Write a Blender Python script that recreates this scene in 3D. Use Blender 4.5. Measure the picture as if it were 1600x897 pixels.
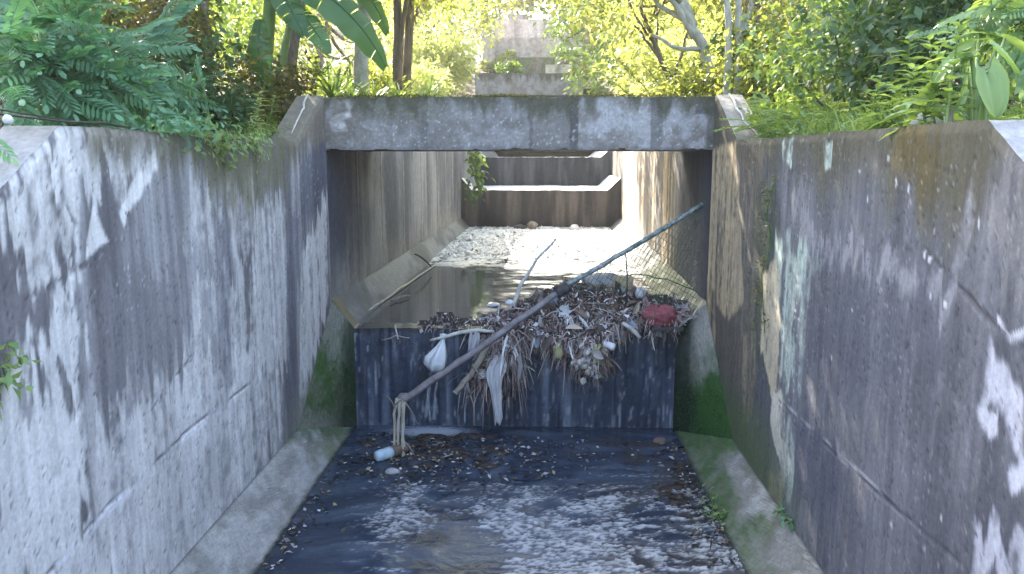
import bpy, math, random
import numpy as np
from mathutils import Vector, Matrix, Euler

scene = bpy.context.scene
for _o in list(bpy.data.objects):
    bpy.data.objects.remove(_o)
COL = scene.collection
R = math.radians

# ------------------------------------------------------------------ camera
CAM_H, PITCH, YAW, FPX = 3.0, R(9.4), R(1.86), 1230.0
cam_d = bpy.data.cameras.new("camera")
cam_d.sensor_width = 36.0
cam_d.lens = FPX / 1600.0 * 36.0
cam_d.clip_start = 0.05
cam_d.clip_end = 2000.0
cam = bpy.data.objects.new("camera", cam_d)
cam.location = (0, 0, CAM_H)
cam.rotation_euler = (R(90) - PITCH, 0, YAW)
COL.objects.link(cam)
scene.camera = cam

# ------------------------------------------------------------------ light
SUN_TO = Vector((-0.41, 0.67, 0.62)).normalized()      # towards the sun: ahead and to the left
sun_el = math.asin(SUN_TO.z)
sun_az = math.atan2(SUN_TO.x, SUN_TO.y)
world = bpy.data.worlds.new("World")
scene.world = world
world.use_nodes = True
wn = world.node_tree
bg = wn.nodes["Background"]
sky = wn.nodes.new("ShaderNodeTexSky")
sky.sky_type = 'NISHITA'
sky.sun_disc = False
sky.sun_elevation = sun_el
sky.sun_rotation = sun_az
sky.air_density = 1.0
sky.dust_density = 3.0
sky.ozone_density = 1.0
wn.links.new(sky.outputs[0], bg.inputs[0])
bg.inputs[1].default_value = 0.15
sun_d = bpy.data.lights.new("sun", 'SUN')
sun_d.energy = 4.8
sun_d.angle = R(0.53)
sun_d.color = (1.0, 0.94, 0.84)
sun = bpy.data.objects.new("sun", sun_d)
sun.rotation_euler = SUN_TO.to_track_quat('Z', 'Y').to_euler()
sun.location = (-20, 20, 30)
COL.objects.link(sun)
scene.view_settings.view_transform = 'Standard'
scene.view_settings.look = 'None'
scene.view_settings.exposure = 3.1
scene.view_settings.gamma = 1.0

# ------------------------------------------------------------------ measuring from the photograph
ROT = np.array(Euler((R(90) - PITCH, 0, YAW)).to_matrix())
def ray(u, v):
    return ROT @ np.array([(u - 800.0) / FPX, -(v - 448.5) / FPX, -1.0])
def at_y(u, v, y):
    d = ray(u, v); return np.array([0, 0, CAM_H]) + d * (y / d[1])
def at_x(u, v, x):
    d = ray(u, v); return np.array([0, 0, CAM_H]) + d * (x / d[0])
def at_z(u, v, z):
    d = ray(u, v); return np.array([0, 0, CAM_H]) + d * ((z - CAM_H) / d[2])

# ------------------------------------------------------------------ noise
def _h(ix, iy, seed):
    n = (ix * 374761393 + iy * 668265263 + seed * 974634551) & 0xffffffff
    n = ((n ^ (n >> 13)) * 1274126177) & 0xffffffff
    n = ((n ^ (n >> 16)) * 2246822519) & 0xffffffff
    return ((n ^ (n >> 15)) & 0xffffff) / float(0xffffff)
def vnoise(x, y, seed=0):
    x = np.asarray(x, float); y = np.asarray(y, float)
    fx = np.floor(x); fy = np.floor(y)
    ix = fx.astype(np.int64); iy = fy.astype(np.int64)
    a = x - fx; b = y - fy
    a = a * a * (3 - 2 * a); b = b * b * (3 - 2 * b)
    v00 = _h(ix, iy, seed); v10 = _h(ix + 1, iy, seed)
    v01 = _h(ix, iy + 1, seed); v11 = _h(ix + 1, iy + 1, seed)
    return (v00 * (1 - a) + v10 * a) * (1 - b) + (v01 * (1 - a) + v11 * a) * b
def fbm(x, y, seed=0, oct=4, gain=0.5):
    s = 0; amp = 1.0; tot = 0
    for o in range(oct):
        s = s + amp * vnoise(x * 2 ** o + 17.3 * o, y * 2 ** o + 5.1 * o, seed + o * 31)
        tot += amp; amp *= gain
    return s / tot
def sstep(a, b, x):
    t = np.clip((np.asarray(x) - a) / (b - a), 0, 1)
    return t * t * (3 - 2 * t)
def mixc(c, col, m):
    m = np.clip(m, 0, 1)[..., None]
    return c * (1 - m) + np.array(col) * m
def poly_sd(px, py, poly):
    """signed distance to a polygon, positive inside"""
    poly = np.array(poly, float)
    d = np.full(px.shape, 1e9); inside = np.zeros(px.shape, bool)
    n = len(poly)
    for i in range(n):
        ax, ay = poly[i]; bx, by = poly[(i + 1) % n]
        ex, ey = bx - ax, by - ay
        wx, wy = px - ax, py - ay
        t = np.clip((wx * ex + wy * ey) / (ex * ex + ey * ey + 1e-12), 0, 1)
        d = np.minimum(d, (wx - t * ex) ** 2 + (wy - t * ey) ** 2)
        c = ((ay > py) != (by > py)) & (px < (bx - ax) * (py - ay) / (by - ay + 1e-12) + ax)
        inside ^= c
    d = np.sqrt(d)
    return np.where(inside, d, -d)
def line_d(px, py, pts):
    d = np.full(px.shape, 1e9)
    for (ax, ay), (bx, by) in zip(pts[:-1], pts[1:]):
        ex, ey = bx - ax, by - ay
        wx, wy = px - ax, py - ay
        t = np.clip((wx * ex + wy * ey) / (ex * ex + ey * ey + 1e-12), 0, 1)
        d = np.minimum(d, (wx - t * ex) ** 2 + (wy - t * ey) ** 2)
    return np.sqrt(d)

# ------------------------------------------------------------------ mesh building
def mesh(name, V, F, mat, col=None, smooth=False, sharp=None):
    V = np.asarray(V, np.float32)
    me = bpy.data.meshes.new(name)
    if isinstance(F, np.ndarray):
        k = F.shape[1]; n = len(F)
        me.vertices.add(len(V)); me.vertices.foreach_set("co", V.ravel())
        me.loops.add(n * k); me.loops.foreach_set("vertex_index", F.astype(np.int32).ravel())
        me.polygons.add(n)
        me.polygons.foreach_set("loop_start", np.arange(0, n * k, k, dtype=np.int32))
        me.polygons.foreach_set("loop_total", np.full(n, k, np.int32))
        me.update(calc_edges=True)
    else:
        me.from_pydata([tuple(map(float, v)) for v in V], [], [tuple(f) for f in F])
    if smooth:
        me.polygons.foreach_set("use_smooth", np.ones(len(me.polygons), bool))
    if col is not None:
        at = me.attributes.new("Col", 'FLOAT_COLOR', 'POINT')
        c = np.asarray(col, np.float32)
        if c.shape[1] == 3:
            c = np.hstack([c, np.ones((len(c), 1), np.float32)])
        at.data.foreach_set("color", c.ravel())
    if mat is not None:
        me.materials.append(mat)
    return me
def link(name, me, parent=None, loc=(0, 0, 0), **props):
    o = bpy.data.objects.new(name, me)
    COL.objects.link(o)
    o.location = loc
    if parent is not None:
        o.parent = parent
    for k, v in props.items():
        o[k] = v
    return o
def empty(name, loc, label, category, group=None):
    o = bpy.data.objects.new(name, None)
    o.empty_display_size = 0.1
    COL.objects.link(o)
    o.location = loc
    o['label'] = label; o['category'] = category
    if group: o['group'] = group
    return o
def tag(o, label, category, group=None):
    o['label'] = label; o['category'] = category
    if group: o['group'] = group
    return o
class MB:
    """collects vertices and faces"""
    def __init__(s): s.V = []; s.F = []; s.C = []; s.n = 0
    def add(s, V, F, c=None):
        V = np.asarray(V, float)
        s.V.append(V)
        if isinstance(F, np.ndarray): F = F.tolist()
        s.F += [[i + s.n for i in f] for f in F]
        if c is not None:
            c = np.asarray(c, float)
            s.C.append(np.tile(c, (len(V), 1)) if c.ndim == 1 else c)
        s.n += len(V); return s
    def build(s, name, mat, parent=None, off=(0, 0, 0), smooth=False, **props):
        V = np.vstack(s.V) - np.array(off)
        return link(name, mesh(name, V, s.F, mat, np.vstack(s.C) if s.C else None, smooth), parent, **props)
def grid_faces(n, m):
    i = np.arange(n - 1)[:, None] * m + np.arange(m - 1)[None, :]
    return np.stack([i, i + m, i + m + 1, i + 1], -1).reshape(-1, 4)
def box(c, s, rz=0.0):
    c = np.array(c, float); s = np.array(s, float) / 2
    V = np.array([[x, y, z] for x in (-1, 1) for y in (-1, 1) for z in (-1, 1)]) * s
    if rz:
        co, si = math.cos(rz), math.sin(rz)
        V[:, :2] = V[:, :2] @ np.array([[co, si], [-si, co]])
    return V + c, [[0, 1, 3, 2], [4, 6, 7, 5], [0, 4, 5, 1], [2, 3, 7, 6], [0, 2, 6, 4], [1, 5, 7, 3]]
def tube(pts, rad, sides=7, cap=True, squash=1.0, wob=0.0, seed=0):
    pts = np.array(pts, float); n = len(pts)
    rad = np.full(n, rad) if np.isscalar(rad) else np.interp(np.linspace(0, 1, n), np.linspace(0, 1, len(rad)), rad)
    t = np.gradient(pts, axis=0); t /= np.linalg.norm(t, axis=1)[:, None] + 1e-9
    ref = np.array([0.13, 0.21, 0.97]) if abs(t[0][2]) < 0.9 else np.array([1.0, 0.1, 0.0])
    rs = np.random.RandomState(seed)
    V = []
    for i in range(n):
        a = np.cross(t[i], ref); a /= np.linalg.norm(a) + 1e-9
        b = np.cross(t[i], a)
        for k in range(sides):
            an = 2 * math.pi * k / sides
            r = rad[i] * (1 + wob * (rs.rand() - 0.5))
            V.append(pts[i] + a * math.cos(an) * r + b * math.sin(an) * r * squash)
    F = []
    for i in range(n - 1):
        for k in range(sides):
            k2 = (k + 1) % sides
            F.append([i * sides + k, i * sides + k2, (i + 1) * sides + k2, (i + 1) * sides + k])
    if cap:
        F.append(list(range(sides))[::-1]); F.append([(n - 1) * sides + k for k in range(sides)])
    return np.array(V), F
def bend(a, b, n=8, sag=(0, 0, 0), jit=0.0, seed=0):
    a = np.array(a, float); b = np.array(b, float)
    t = np.linspace(0, 1, n)[:, None]
    p = a + (b - a) * t + np.array(sag) * 4 * t * (1 - t)
    if jit:
        rs = np.random.RandomState(seed)
        j = rs.normal(0, jit, (n, 3)); j[0] = 0; j[-1] = 0
        p = p + j
    return p
def norm(v): return v / (np.linalg.norm(v, axis=-1, keepdims=True) + 1e-9)
def stamp(tv, tf, pos, d, nrm, L, W, bendv=None):
    """copies of a flat leaf (x across, y along, z along the normal) at many places: returns V, F"""
    tv = np.array(tv, float); tf = np.array(tf)
    d = norm(d); b = norm(np.cross(d, nrm)); n = np.cross(b, d)
    L = np.asarray(L, float).reshape(-1, 1, 1); W = np.asarray(W, float).reshape(-1, 1, 1)
    V = pos[:, None, :] + tv[None, :, 0:1] * W * b[:, None, :] + tv[None, :, 1:2] * L * d[:, None, :] + tv[None, :, 2:3] * L * n[:, None, :]
    k = len(tv)
    F = tf[None, :, :] + (np.arange(len(pos)) * k)[:, None, None]
    return V.reshape(-1, 3), F.reshape(-1, tf.shape[1])

LEAF4_V = [(0, 0, 0), (-.5, .45, .10), (0, 1, -.06), (.5, .45, .10), (0, .5, 0)]
LEAF4_F = [(0, 4, 1), (1, 4, 2), (0, 3, 4), (4, 3, 2)]
LEAF2_V = [(0, 0, 0), (-.5, .5, .08), (0, 1, -.1), (.5, .5, .08)]
LEAF2_F = [(0, 3, 1), (1, 3, 2)]

# ------------------------------------------------------------------ materials
def newmat(name):
    m = bpy.data.materials.new(name); m.use_nodes = True
    nt = m.node_tree; return m, nt, nt.nodes["Principled BSDF"]
def N(nt, typ, **kw):
    n = nt.nodes.new(typ)
    for k, v in kw.items():
        if k.startswith('in_'):
            key = k[3:]
            n.inputs[int(key) if key.isdigit() else key.replace('_', ' ')].default_value = v
        else: setattr(n, k, v)
    return n
def concrete_mat(name, rough=0.85, bump=0.5, streak=True, spec=0.3):
    m, nt, p = newmat(name); L = nt.links.new
    a = N(nt, "ShaderNodeAttribute", attribute_name="Col")
    tc = N(nt, "ShaderNodeTexCoord")
    mp = N(nt, "ShaderNodeMapping"); mp.inputs['Scale'].default_value = (22, 22, 1.6) if streak else (30, 30, 30)
    L(tc.outputs['Object'], mp.inputs[0])
    n1 = N(nt, "ShaderNodeTexNoise", in_Scale=1.0, in_Detail=6.0, in_Roughness=0.65); L(mp.outputs[0], n1.inputs['Vector'])
    n2 = N(nt, "ShaderNodeTexNoise", in_Scale=40.0, in_Detail=4.0, in_Roughness=0.6); L(tc.outputs['Object'], n2.inputs['Vector'])
    ad = N(nt, "ShaderNodeMath", operation='ADD'); L(n1.outputs[0], ad.inputs[0]); L(n2.outputs[0], ad.inputs[1])
    mr = N(nt, "ShaderNodeMapRange"); L(ad.outputs[0], mr.inputs[0])
    mr.inputs[1].default_value = 0.7; mr.inputs[2].default_value = 1.3; mr.inputs[3].default_value = 0.80; mr.inputs[4].default_value = 1.20
    mx = N(nt, "ShaderNodeMix", data_type='RGBA', blend_type='MULTIPLY'); mx.inputs[0].default_value = 1.0
    L(a.outputs['Color'], mx.inputs[6]); L(mr.outputs[0], mx.inputs[7])
    L(mx.outputs[2], p.inputs['Base Color'])
    bp = N(nt, "ShaderNodeBump", in_Strength=bump, in_Distance=0.006); L(ad.outputs[0], bp.inputs['Height'])
    L(bp.outputs[0], p.inputs['Normal'])
    p.inputs['Roughness'].default_value = rough
    p.inputs['Specular IOR Level'].default_value = spec
    return m
def leaf_mat(name, c1, c2, trans=0.4, rough=0.45, tcol=None, spec=0.35):
    m, nt, p = newmat(name); L = nt.links.new
    g = N(nt, "ShaderNodeNewGeometry")
    rp = N(nt, "ShaderNodeValToRGB")
    rp.color_ramp.elements[0].color = (*c1, 1); rp.color_ramp.elements[1].color = (*c2, 1)
    L(g.outputs['Random Per Island'], rp.inputs[0])
    oi = N(nt, "ShaderNodeObjectInfo")
    hs = N(nt, "ShaderNodeHueSaturation")
    mr = N(nt, "ShaderNodeMapRange"); mr.inputs[3].default_value = 0.8; mr.inputs[4].default_value = 1.2
    L(oi.outputs['Random'], mr.inputs[0]); L(mr.outputs[0], hs.inputs['Value']); L(rp.outputs[0], hs.inputs['Color'])
    L(hs.outputs[0], p.inputs['Base Color'])
    p.inputs['Roughness'].default_value = rough
    p.inputs['Specular IOR Level'].default_value = spec
    t = N(nt, "ShaderNodeBsdfTranslucent")
    h2 = N(nt, "ShaderNodeMix", data_type='RGBA', blend_type='MULTIPLY'); h2.inputs[0].default_value = 1.0
    L(hs.outputs[0], h2.inputs[6]); h2.inputs[7].default_value = (*(tcol or (2.1, 1.75, 0.7)), 1)
    L(h2.outputs[2], t.inputs[0])
    mx = N(nt, "ShaderNodeMixShader"); mx.inputs[0].default_value = trans
    L(p.outputs[0], mx.inputs[1]); L(t.outputs[0], mx.inputs[2])
    L(mx.outputs[0], nt.nodes["Material Output"].inputs[0])
    return m
def plain_mat(name, c1, c2, scale=20.0, rough=0.7, spec=0.3, bump=0.3, stretch=(1, 1, 1), metal=0.0, dist=0.004, detail=5.0):
    m, nt, p = newmat(name); L = nt.links.new
    tc = N(nt, "ShaderNodeTexCoord"); mp = N(nt, "ShaderNodeMapping"); mp.inputs['Scale'].default_value = stretch
    L(tc.outputs['Object'], mp.inputs[0])
    n1 = N(nt, "ShaderNodeTexNoise", in_Scale=scale, in_Detail=detail, in_Roughness=0.65); L(mp.outputs[0], n1.inputs['Vector'])
    rp = N(nt, "ShaderNodeValToRGB")
    rp.color_ramp.elements[0].position = 0.32; rp.color_ramp.elements[1].position = 0.68
    rp.color_ramp.elements[0].color = (*c1, 1); rp.color_ramp.elements[1].color = (*c2, 1)
    L(n1.outputs[0], rp.inputs[0]); L(rp.outputs[0], p.inputs['Base Color'])
    bp = N(nt, "ShaderNodeBump", in_Strength=bump, in_Distance=dist); L(n1.outputs[0], bp.inputs['Height']); L(bp.outputs[0], p.inputs['Normal'])
    p.inputs['Roughness'].default_value = rough; p.inputs['Specular IOR Level'].default_value = spec
    p.inputs['Metallic'].default_value = metal
    return m
def island_mat(name, stops, rough=0.8, spec=0.2):
    m, nt, p = newmat(name); L = nt.links.new
    g = N(nt, "ShaderNodeNewGeometry"); rp = N(nt, "ShaderNodeValToRGB")
    rp.color_ramp.interpolation = 'CONSTANT'
    e = rp.color_ramp.elements
    e[0].position = 0.0; e[0].color = (*stops[0][1], 1); e[1].position = stops[1][0]; e[1].color = (*stops[1][1], 1)
    for pos, c in stops[2:]:
        q = e.new(pos); q.color = (*c, 1)
    L(g.outputs['Random Per Island'], rp.inputs[0]); L(rp.outputs[0], p.inputs['Base Color'])
    p.inputs['Roughness'].default_value = rough; p.inputs['Specular IOR Level'].default_value = spec
    return m
M_WALL = concrete_mat("weathered_concrete", 0.88, 0.6)
M_BENCH = concrete_mat("bench_concrete", 0.85, 0.5, streak=False)
M_WET = concrete_mat("wet_concrete", 0.38, 0.9, spec=0.5)
M_BARK = plain_mat("bark", (0.08, 0.06, 0.042), (0.20, 0.16, 0.115), 14, 0.9, stretch=(1, 1, .25), bump=0.8, dist=0.02)
M_PALEBARK = plain_mat("pale_bark", (0.22, 0.21, 0.17), (0.42, 0.40, 0.33), 12, 0.85, stretch=(1, 1, .5), bump=0.4, dist=0.01)
M_STEM = plain_mat("green_stem", (0.08, 0.13, 0.03), (0.17, 0.24, 0.07), 10, 0.5, stretch=(1, 1, .2))
M_MOSS = leaf_mat("moss", (.035, .066, .018), (.085, .125, .04), .2, .8)
M_SOIL = plain_mat("soil", (0.035, 0.026, 0.016), (0.09, 0.07, 0.04), 3.5, 0.95, bump=0.9, dist=0.04, detail=8)

# ================================================================== THE CHANNEL
XL, XR = -2.27, 1.84            # wall faces of the near reach
WL, WR = -2.035, 1.525          # edges of the water
YW = 8.5                        # the weir, and the front of the slab bridge above it
ZC = 1.12                       # crest of the weir
ZT = 3.15                       # top of the walls
ZB0, ZB1 = 3.07, 3.62           # underside and top of the bridge
TH = 0.28                       # wall thickness
Y2, Y3, Y4 = 20.8, 24.4, 31.0   # the next weirs upstream
def shx(y): return np.maximum(0.0, np.asarray(y, float) - YW) * 0.0245
def left_px(*pts):
    return [tuple(at_x(u, v, XL)[1:]) for u, v in pts]
def right_px(*pts):
    return [tuple(at_x(u, v, XR)[1:]) for u, v in pts]

DARK = (0.118, 0.110, 0.116); MID = (0.235, 0.224, 0.228); PALE = (0.64, 0.612, 0.59)
def rag(y, z, seed, fy=16, fz=1.6, amp=0.16):
    """ragged edge: streaky plus blotchy"""
    return (fbm(y * fy, z * fz, seed) - .5) * amp * 2 + (fbm(y * 9, z * 9, seed + 7) - .5) * amp * 0.9

def drip(y, seed, amp):
    return (fbm(y * 24, y * 0 + seed, seed + 50, 3) - .5) * (np.clip(amp * 4.5, .08, .5) if amp > .055 else .03)
def left_colour(Y, Z):
    s = fbm(Y * 5.5, Z * 0.40, 3); s2 = fbm(Y * 17, Z * 0.6, 5); bl = fbm(Y * 1.6, Z * 1.6, 9); fine = fbm(Y * 22, Z * 15, 13)
    c = np.zeros(Y.shape + (3,)) + np.array(DARK)
    c = mixc(c, MID, sstep(.38, .60, .5 * s + .25 * s2 + .25 * bl))
    c = mixc(c, (.37, .355, .36), .8 * sstep(.50, .72, .45 * s + .35 * s2 + .2 * bl))
    rel = 0.0 * Y
    # general lightening towards the near end and the foot
    near = sstep(6.8, 3.4, Y) * sstep(2.5, 0.9, Z)
    c = mixc(c, (.50, .474, .456), near * sstep(.25, .62, .5 * s + .5 * s2) * .9)
    def overlay(c):
        v = fbm(Y * 15, Z * .33, 61) * .6 + fbm(Y * 40, Z * .5, 62, 3) * .4
        w = fbm(Y * 3.2, Z * 2.6, 63)
        return c * ((.74 + .52 * v) * (.84 + .32 * w))[..., None]
    def patch(pts, strength, seed, amp=.16, edge=.03, col=PALE, fz=1.6, relief=.004, thr=None):
        nonlocal c, rel
        sd = poly_sd(Y, Z + drip(Y, seed, amp), left_px(*pts)) + rag(Y, Z, seed, amp=amp, fz=fz)
        m = sstep(-edge, edge, sd) * strength
        if thr is not None:
            m = m * sstep(thr - .17, thr + .15, .65 * fbm(Y * 9, Z * .6, seed + 3) + .35 * fine)
        c = mixc(c, col, m); rel = rel - relief * m
    patch([(0, 262), (35, 225), (80, 205), (130, 203), (200, 212), (185, 250), (120, 330), (115, 420), (80, 440), (40, 430), (0, 330)], .75, 21, .2, thr=.42)
    patch([(60, 210), (130, 203), (190, 212), (110, 250), (60, 290), (10, 320), (0, 280)], .8, 22, .12, thr=.40)
    patch([(170, 205), (240, 213), (228, 262), (192, 305), (180, 272), (165, 240)], .75, 23, .14, thr=.46)
    patch([(264, 216), (247, 262), (217, 308), (195, 350), (184, 332), (203, 292), (232, 248), (250, 220)], .95, 24, .05, .015)
    patch([(146, 322), (160, 355), (172, 374), (150, 390), (133, 407), (136, 370)], .95, 25, .02, .012)
    patch([(75, 420), (118, 430), (112, 470), (130, 520), (118, 610), (98, 600), (60, 560), (40, 600), (0, 640), (0, 565), (60, 520), (90, 470)], .85, 26, .10, .02, thr=.33)
    patch([(0, 610), (60, 590), (130, 620), (145, 700), (130, 800), (190, 910), (0, 910)], .85, 27, .15, thr=.30)
    patch([(150, 640), (350, 530), (440, 590), (440, 700), (300, 910), (180, 910), (140, 760)], .70, 28, .12, thr=.46, fz=.8)
    patch([(310, 430), (395, 420), (385, 660), (290, 680)], .65, 29, .12, thr=.50, fz=.6)
    patch([(400, 320), (445, 310), (455, 580), (390, 580)], .65, 30, .10, thr=.47, fz=.6)
    patch([(472, 400), (512, 290), (513, 480), (468, 640)], .80, 31, .08, thr=.36, fz=.5)
    patch([(300, 300), (400, 290), (395, 400), (290, 410)], .45, 32, .12, thr=.52)
    patch([(0, 435), (75, 442), (105, 440), (60, 515), (0, 556)], .75, 33, .08, col=(.165, .152, .16), relief=0)
    patch([(130, 520), (190, 430), (290, 415), (300, 520), (230, 640), (150, 640)], .60, 34, .14, col=(.175, .163, .17), relief=0)
    patch([(330, 330), (360, 330), (365, 600), (345, 600)], .5, 36, .08, col=(.10, .10, .125), relief=0)
    patch([(452, 330), (468, 330), (462, 640), (445, 640)], .6, 37, .06, col=(.10, .10, .13), relief=0)
    patch([(470, 228), (513, 228), (513, 300), (470, 350)], .6, 38, .08, col=(.09, .095, .125), relief=0)
    # the olive stain and the dirty band under the top edge
    zt = left_top(Y)
    d = zt - Z
    top = sstep(.26, .02, d + (fbm(Y * 9, Z * 1.0, 41) - .5) * .5)
    c = mixc(c, (.125, .112, .075), top * .85 * sstep(3.7, 4.1, Y))
    ol = sstep(-.12, .12, poly_sd(Y, Z, left_px((285, 215), (452, 218), (446, 300), (370, 330), (318, 270))) + rag(Y, Z, 43, amp=.25, fz=.7))
    c = mixc(c, (.135, .125, .068), ol * .75)
    # brown face of the rising end beside the bridge
    br = sstep(3.08, 3.2, Z + (fbm(Y * 6, Z * 6, 44) - .5) * .3) * sstep(7.3, 7.6, Y)
    c = mixc(c, (.20, .165, .125), br * .8)
    # pour joint and a crack
    j = line_d(Y, Z, left_px((60, 915), (170, 790), (234, 732), (300, 668), (390, 600))) + (fbm(Y * 8, Z * 8, 45) - .5) * .012
    jm = sstep(.011, .003, j) * sstep(.42, .6, fbm(Y * 4, Z * 4, 46))
    c = mixc(c, (.08, .075, .08), jm * .8); rel = rel - .012 * jm
    j2 = sstep(.02, .006, np.abs(line_d(Y, Z, left_px((62, 915), (172, 795), (236, 737), (302, 673), (392, 605))) - .012) )
    c = mixc(c, (.68, .66, .68), j2 * .7 * sstep(.5, .6, fbm(Y * 6, Z * 6, 47)))
    # greenish foot near the weir
    gm = sstep(.55, .1, Z - .45) * sstep(6.6, 7.3, Y)
    c = mixc(c, (.22, .23, .17), gm * .6)
    c = overlay(c)
    pt = fbm(Y * 62, Z * 44, 64, 3)
    pk = sstep(.5, .68, fbm(Y * 2.6, Z * 2.2, 66))
    c = mixc(c, (.64, .62, .60), sstep(.72, .82, pt) * .5 * pk)
    c = mixc(c, (.05, .047, .05), sstep(.27, .20, pt) * .6); rel = rel - .006 * sstep(.27, .20, pt)
    for q0, q1, q2 in (((40, 470), (90, 440), (150, 405)), ((240, 640), (262, 600), (300, 560)), ((100, 300), (118, 350), (112, 420))):
        ck = line_d(Y, Z, left_px(q0, q1, q2)) + (fbm(Y * 10, Z * 10, 65) - .5) * .07
        cm = sstep(.010, .002, np.abs(ck)); c = mixc(c, (.06, .055, .06), cm * .6); rel = rel - .008 * cm
    c *= (.90 + .20 * fine)[..., None]
    rel = rel + (fine - .5) * .003
    return c, rel

def right_colour(Y, Z):
    s = fbm(Y * 5.5, Z * 0.40, 103); s2 = fbm(Y * 17, Z * 0.6, 105); bl = fbm(Y * 1.6, Z * 1.6, 109); fine = fbm(Y * 22, Z * 15, 113)
    c = np.zeros(Y.shape + (3,)) + np.array((.088, .086, .097))
    c = mixc(c, (.150, .146, .158), sstep(.34, .62, .4 * s + .2 * s2 + .4 * bl))
    c = mixc(c, (.22, .214, .222), .6 * sstep(.54, .72, .4 * s + .35 * s2 + .25 * bl))
    rel = 0.0 * Y
    def patch(pts, strength, seed, amp=.16, edge=.03, col=PALE, fz=1.6, relief=.004, thr=None):
        nonlocal c, rel
        sd = poly_sd(Y, Z + drip(Y, seed, amp), right_px(*pts)) + rag(Y, Z, seed, amp=amp, fz=fz)
        m = sstep(-edge, edge, sd) * strength
        if thr is not None:
            m = m * sstep(thr - .17, thr + .15, .65 * fbm(Y * 9, Z * .6, seed + 3) + .35 * fine)
        c = mixc(c, col, m); rel = rel - relief * m
    zt = ZT + 0 * Y
    top = sstep(.55, .03, zt - Z + (fbm(Y * 5, Z * .7, 141) - .5) * .8)
    c = mixc(c, (.085, .075, .042), top * .85)
    patch([(1395, 205), (1475, 200), (1458, 290), (1432, 335), (1405, 280)], .8, 142, .12, .08, col=(.11, .082, .03), relief=0)
    # brown stained corner beside the weir; its gold streaks are painted sunlight
    patch([(1100, 150), (1195, 215), (1195, 420), (1185, 560), (1170, 690), (1105, 690)], .75, 143, .12, .08, col=(.115, .095, .072), relief=0)
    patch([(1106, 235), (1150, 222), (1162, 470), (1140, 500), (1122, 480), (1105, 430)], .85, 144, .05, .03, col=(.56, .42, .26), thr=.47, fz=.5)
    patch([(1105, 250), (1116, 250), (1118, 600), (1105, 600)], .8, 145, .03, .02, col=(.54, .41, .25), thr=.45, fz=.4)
    patch([(1150, 300), (1200, 330), (1195, 520), (1150, 540)], .45, 146, .12, .05, col=(.25, .215, .16), thr=.5, fz=.6)
    # dark climber shade of dirt, mint lime runs
    patch([(1178, 300), (1214, 285), (1218, 380), (1205, 620), (1178, 560)], .6, 147, .08, .05, col=(.07, .085, .055), relief=0)
    patch([(1212, 372), (1264, 376), (1256, 430), (1238, 500), (1244, 590), (1214, 600), (1212, 480)], .9, 148, .07, .03, col=(.44, .50, .42), thr=.43, fz=.9)
    patch([(1246, 400), (1292, 380), (1285, 430), (1262, 470), (1252, 600), (1240, 600)], .55, 149, .06, .02, col=(.46, .54, .46), thr=.55, fz=.9)
    patch([(1192, 430), (1214, 395), (1222, 600), (1204, 618), (1188, 540)], .9, 150, .05, .02, col=(.56, .47, .33), thr=.42, fz=.6)
    patch([(1206, 616), (1224, 610), (1228, 690), (1238, 735), (1226, 745), (1212, 700), (1202, 660)], .95, 151, .03, .015, col=(.60, .55, .45), thr=.36, fz=.8)
    patch([(1218, 700), (1236, 640), (1242, 740), (1232, 790), (1224, 780)], .7, 1511, .03, .015, col=(.48, .54, .45), thr=.45, fz=.8)
    patch([(1200, 740), (1222, 740), (1222, 830), (1196, 830)], .6, 1512, .05, .03, col=(.42, .33, .20), thr=.45, fz=.6)
    patch([(1160, 520), (1180, 520), (1185, 660), (1160, 660)], .5, 1513, .05, .03, col=(.42, .34, .22), thr=.52, fz=.4)
    patch([(1222, 220), (1238, 218), (1236, 262), (1223, 250)], .9, 152, .03, .012, col=(.48, .54, .46), thr=.4)
    patch([(1284, 222), (1302, 220), (1298, 265), (1290, 262)], .9, 153, .03, .012, col=(.48, .54, .46), thr=.47)
    patch([(1238, 300), (1262, 300), (1268, 350), (1250, 380), (1236, 340)], .5, 154, .08, .03, col=(.30, .28, .29), relief=0)
    patch([(1262, 362), (1330, 378), (1420, 408), (1492, 465), (1478, 490), (1400, 432), (1330, 412), (1262, 390)], .55, 155, .06, .03, col=(.34, .325, .34), thr=.4)
    patch([(1532, 238), (1522, 330), (1500, 420), (1492, 500), (1484, 420), (1508, 320)], .55, 156, .05, .02, col=(.36, .345, .36), thr=.42)
    patch([(1560, 300), (1600, 300), (1600, 480), (1560, 440)], .4, 157, .12, .05, col=(.24, .225, .21), relief=0)
    patch([(1545, 520), (1560, 560), (1605, 625), (1605, 760), (1582, 700), (1562, 625), (1535, 640), (1542, 590)], .9, 158, .05, .02, col=(.50, .49, .53), thr=.34, fz=2.5)
    patch([(1528, 640), (1560, 640), (1562, 690), (1542, 680)], .9, 159, .03, .015, col=(.52, .51, .55))
    patch([(1575, 735), (1600, 720), (1600, 760), (1580, 770)], .9, 1591, .03, .015, col=(.52, .51, .55))
    patch([(1524, 775), (1545, 830), (1605, 820), (1605, 910), (1515, 910)], .85, 160, .07, .02, col=(.48, .47, .51), thr=.40)
    patch([(1440, 600), (1520, 560), (1530, 700), (1500, 800), (1470, 760)], .35, 161, .15, .06, col=(.25, .24, .25), thr=.45)
    patch([(1238, 640), (1330, 720), (1300, 840), (1245, 800)], .6, 162, .12, .06, col=(.075, .077, .105), relief=0)
    patch([(1262, 400), (1330, 420), (1420, 450), (1470, 500), (1440, 580), (1300, 620), (1262, 540)], .45, 163, .15, .08, col=(.078, .078, .098), relief=0)
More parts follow.
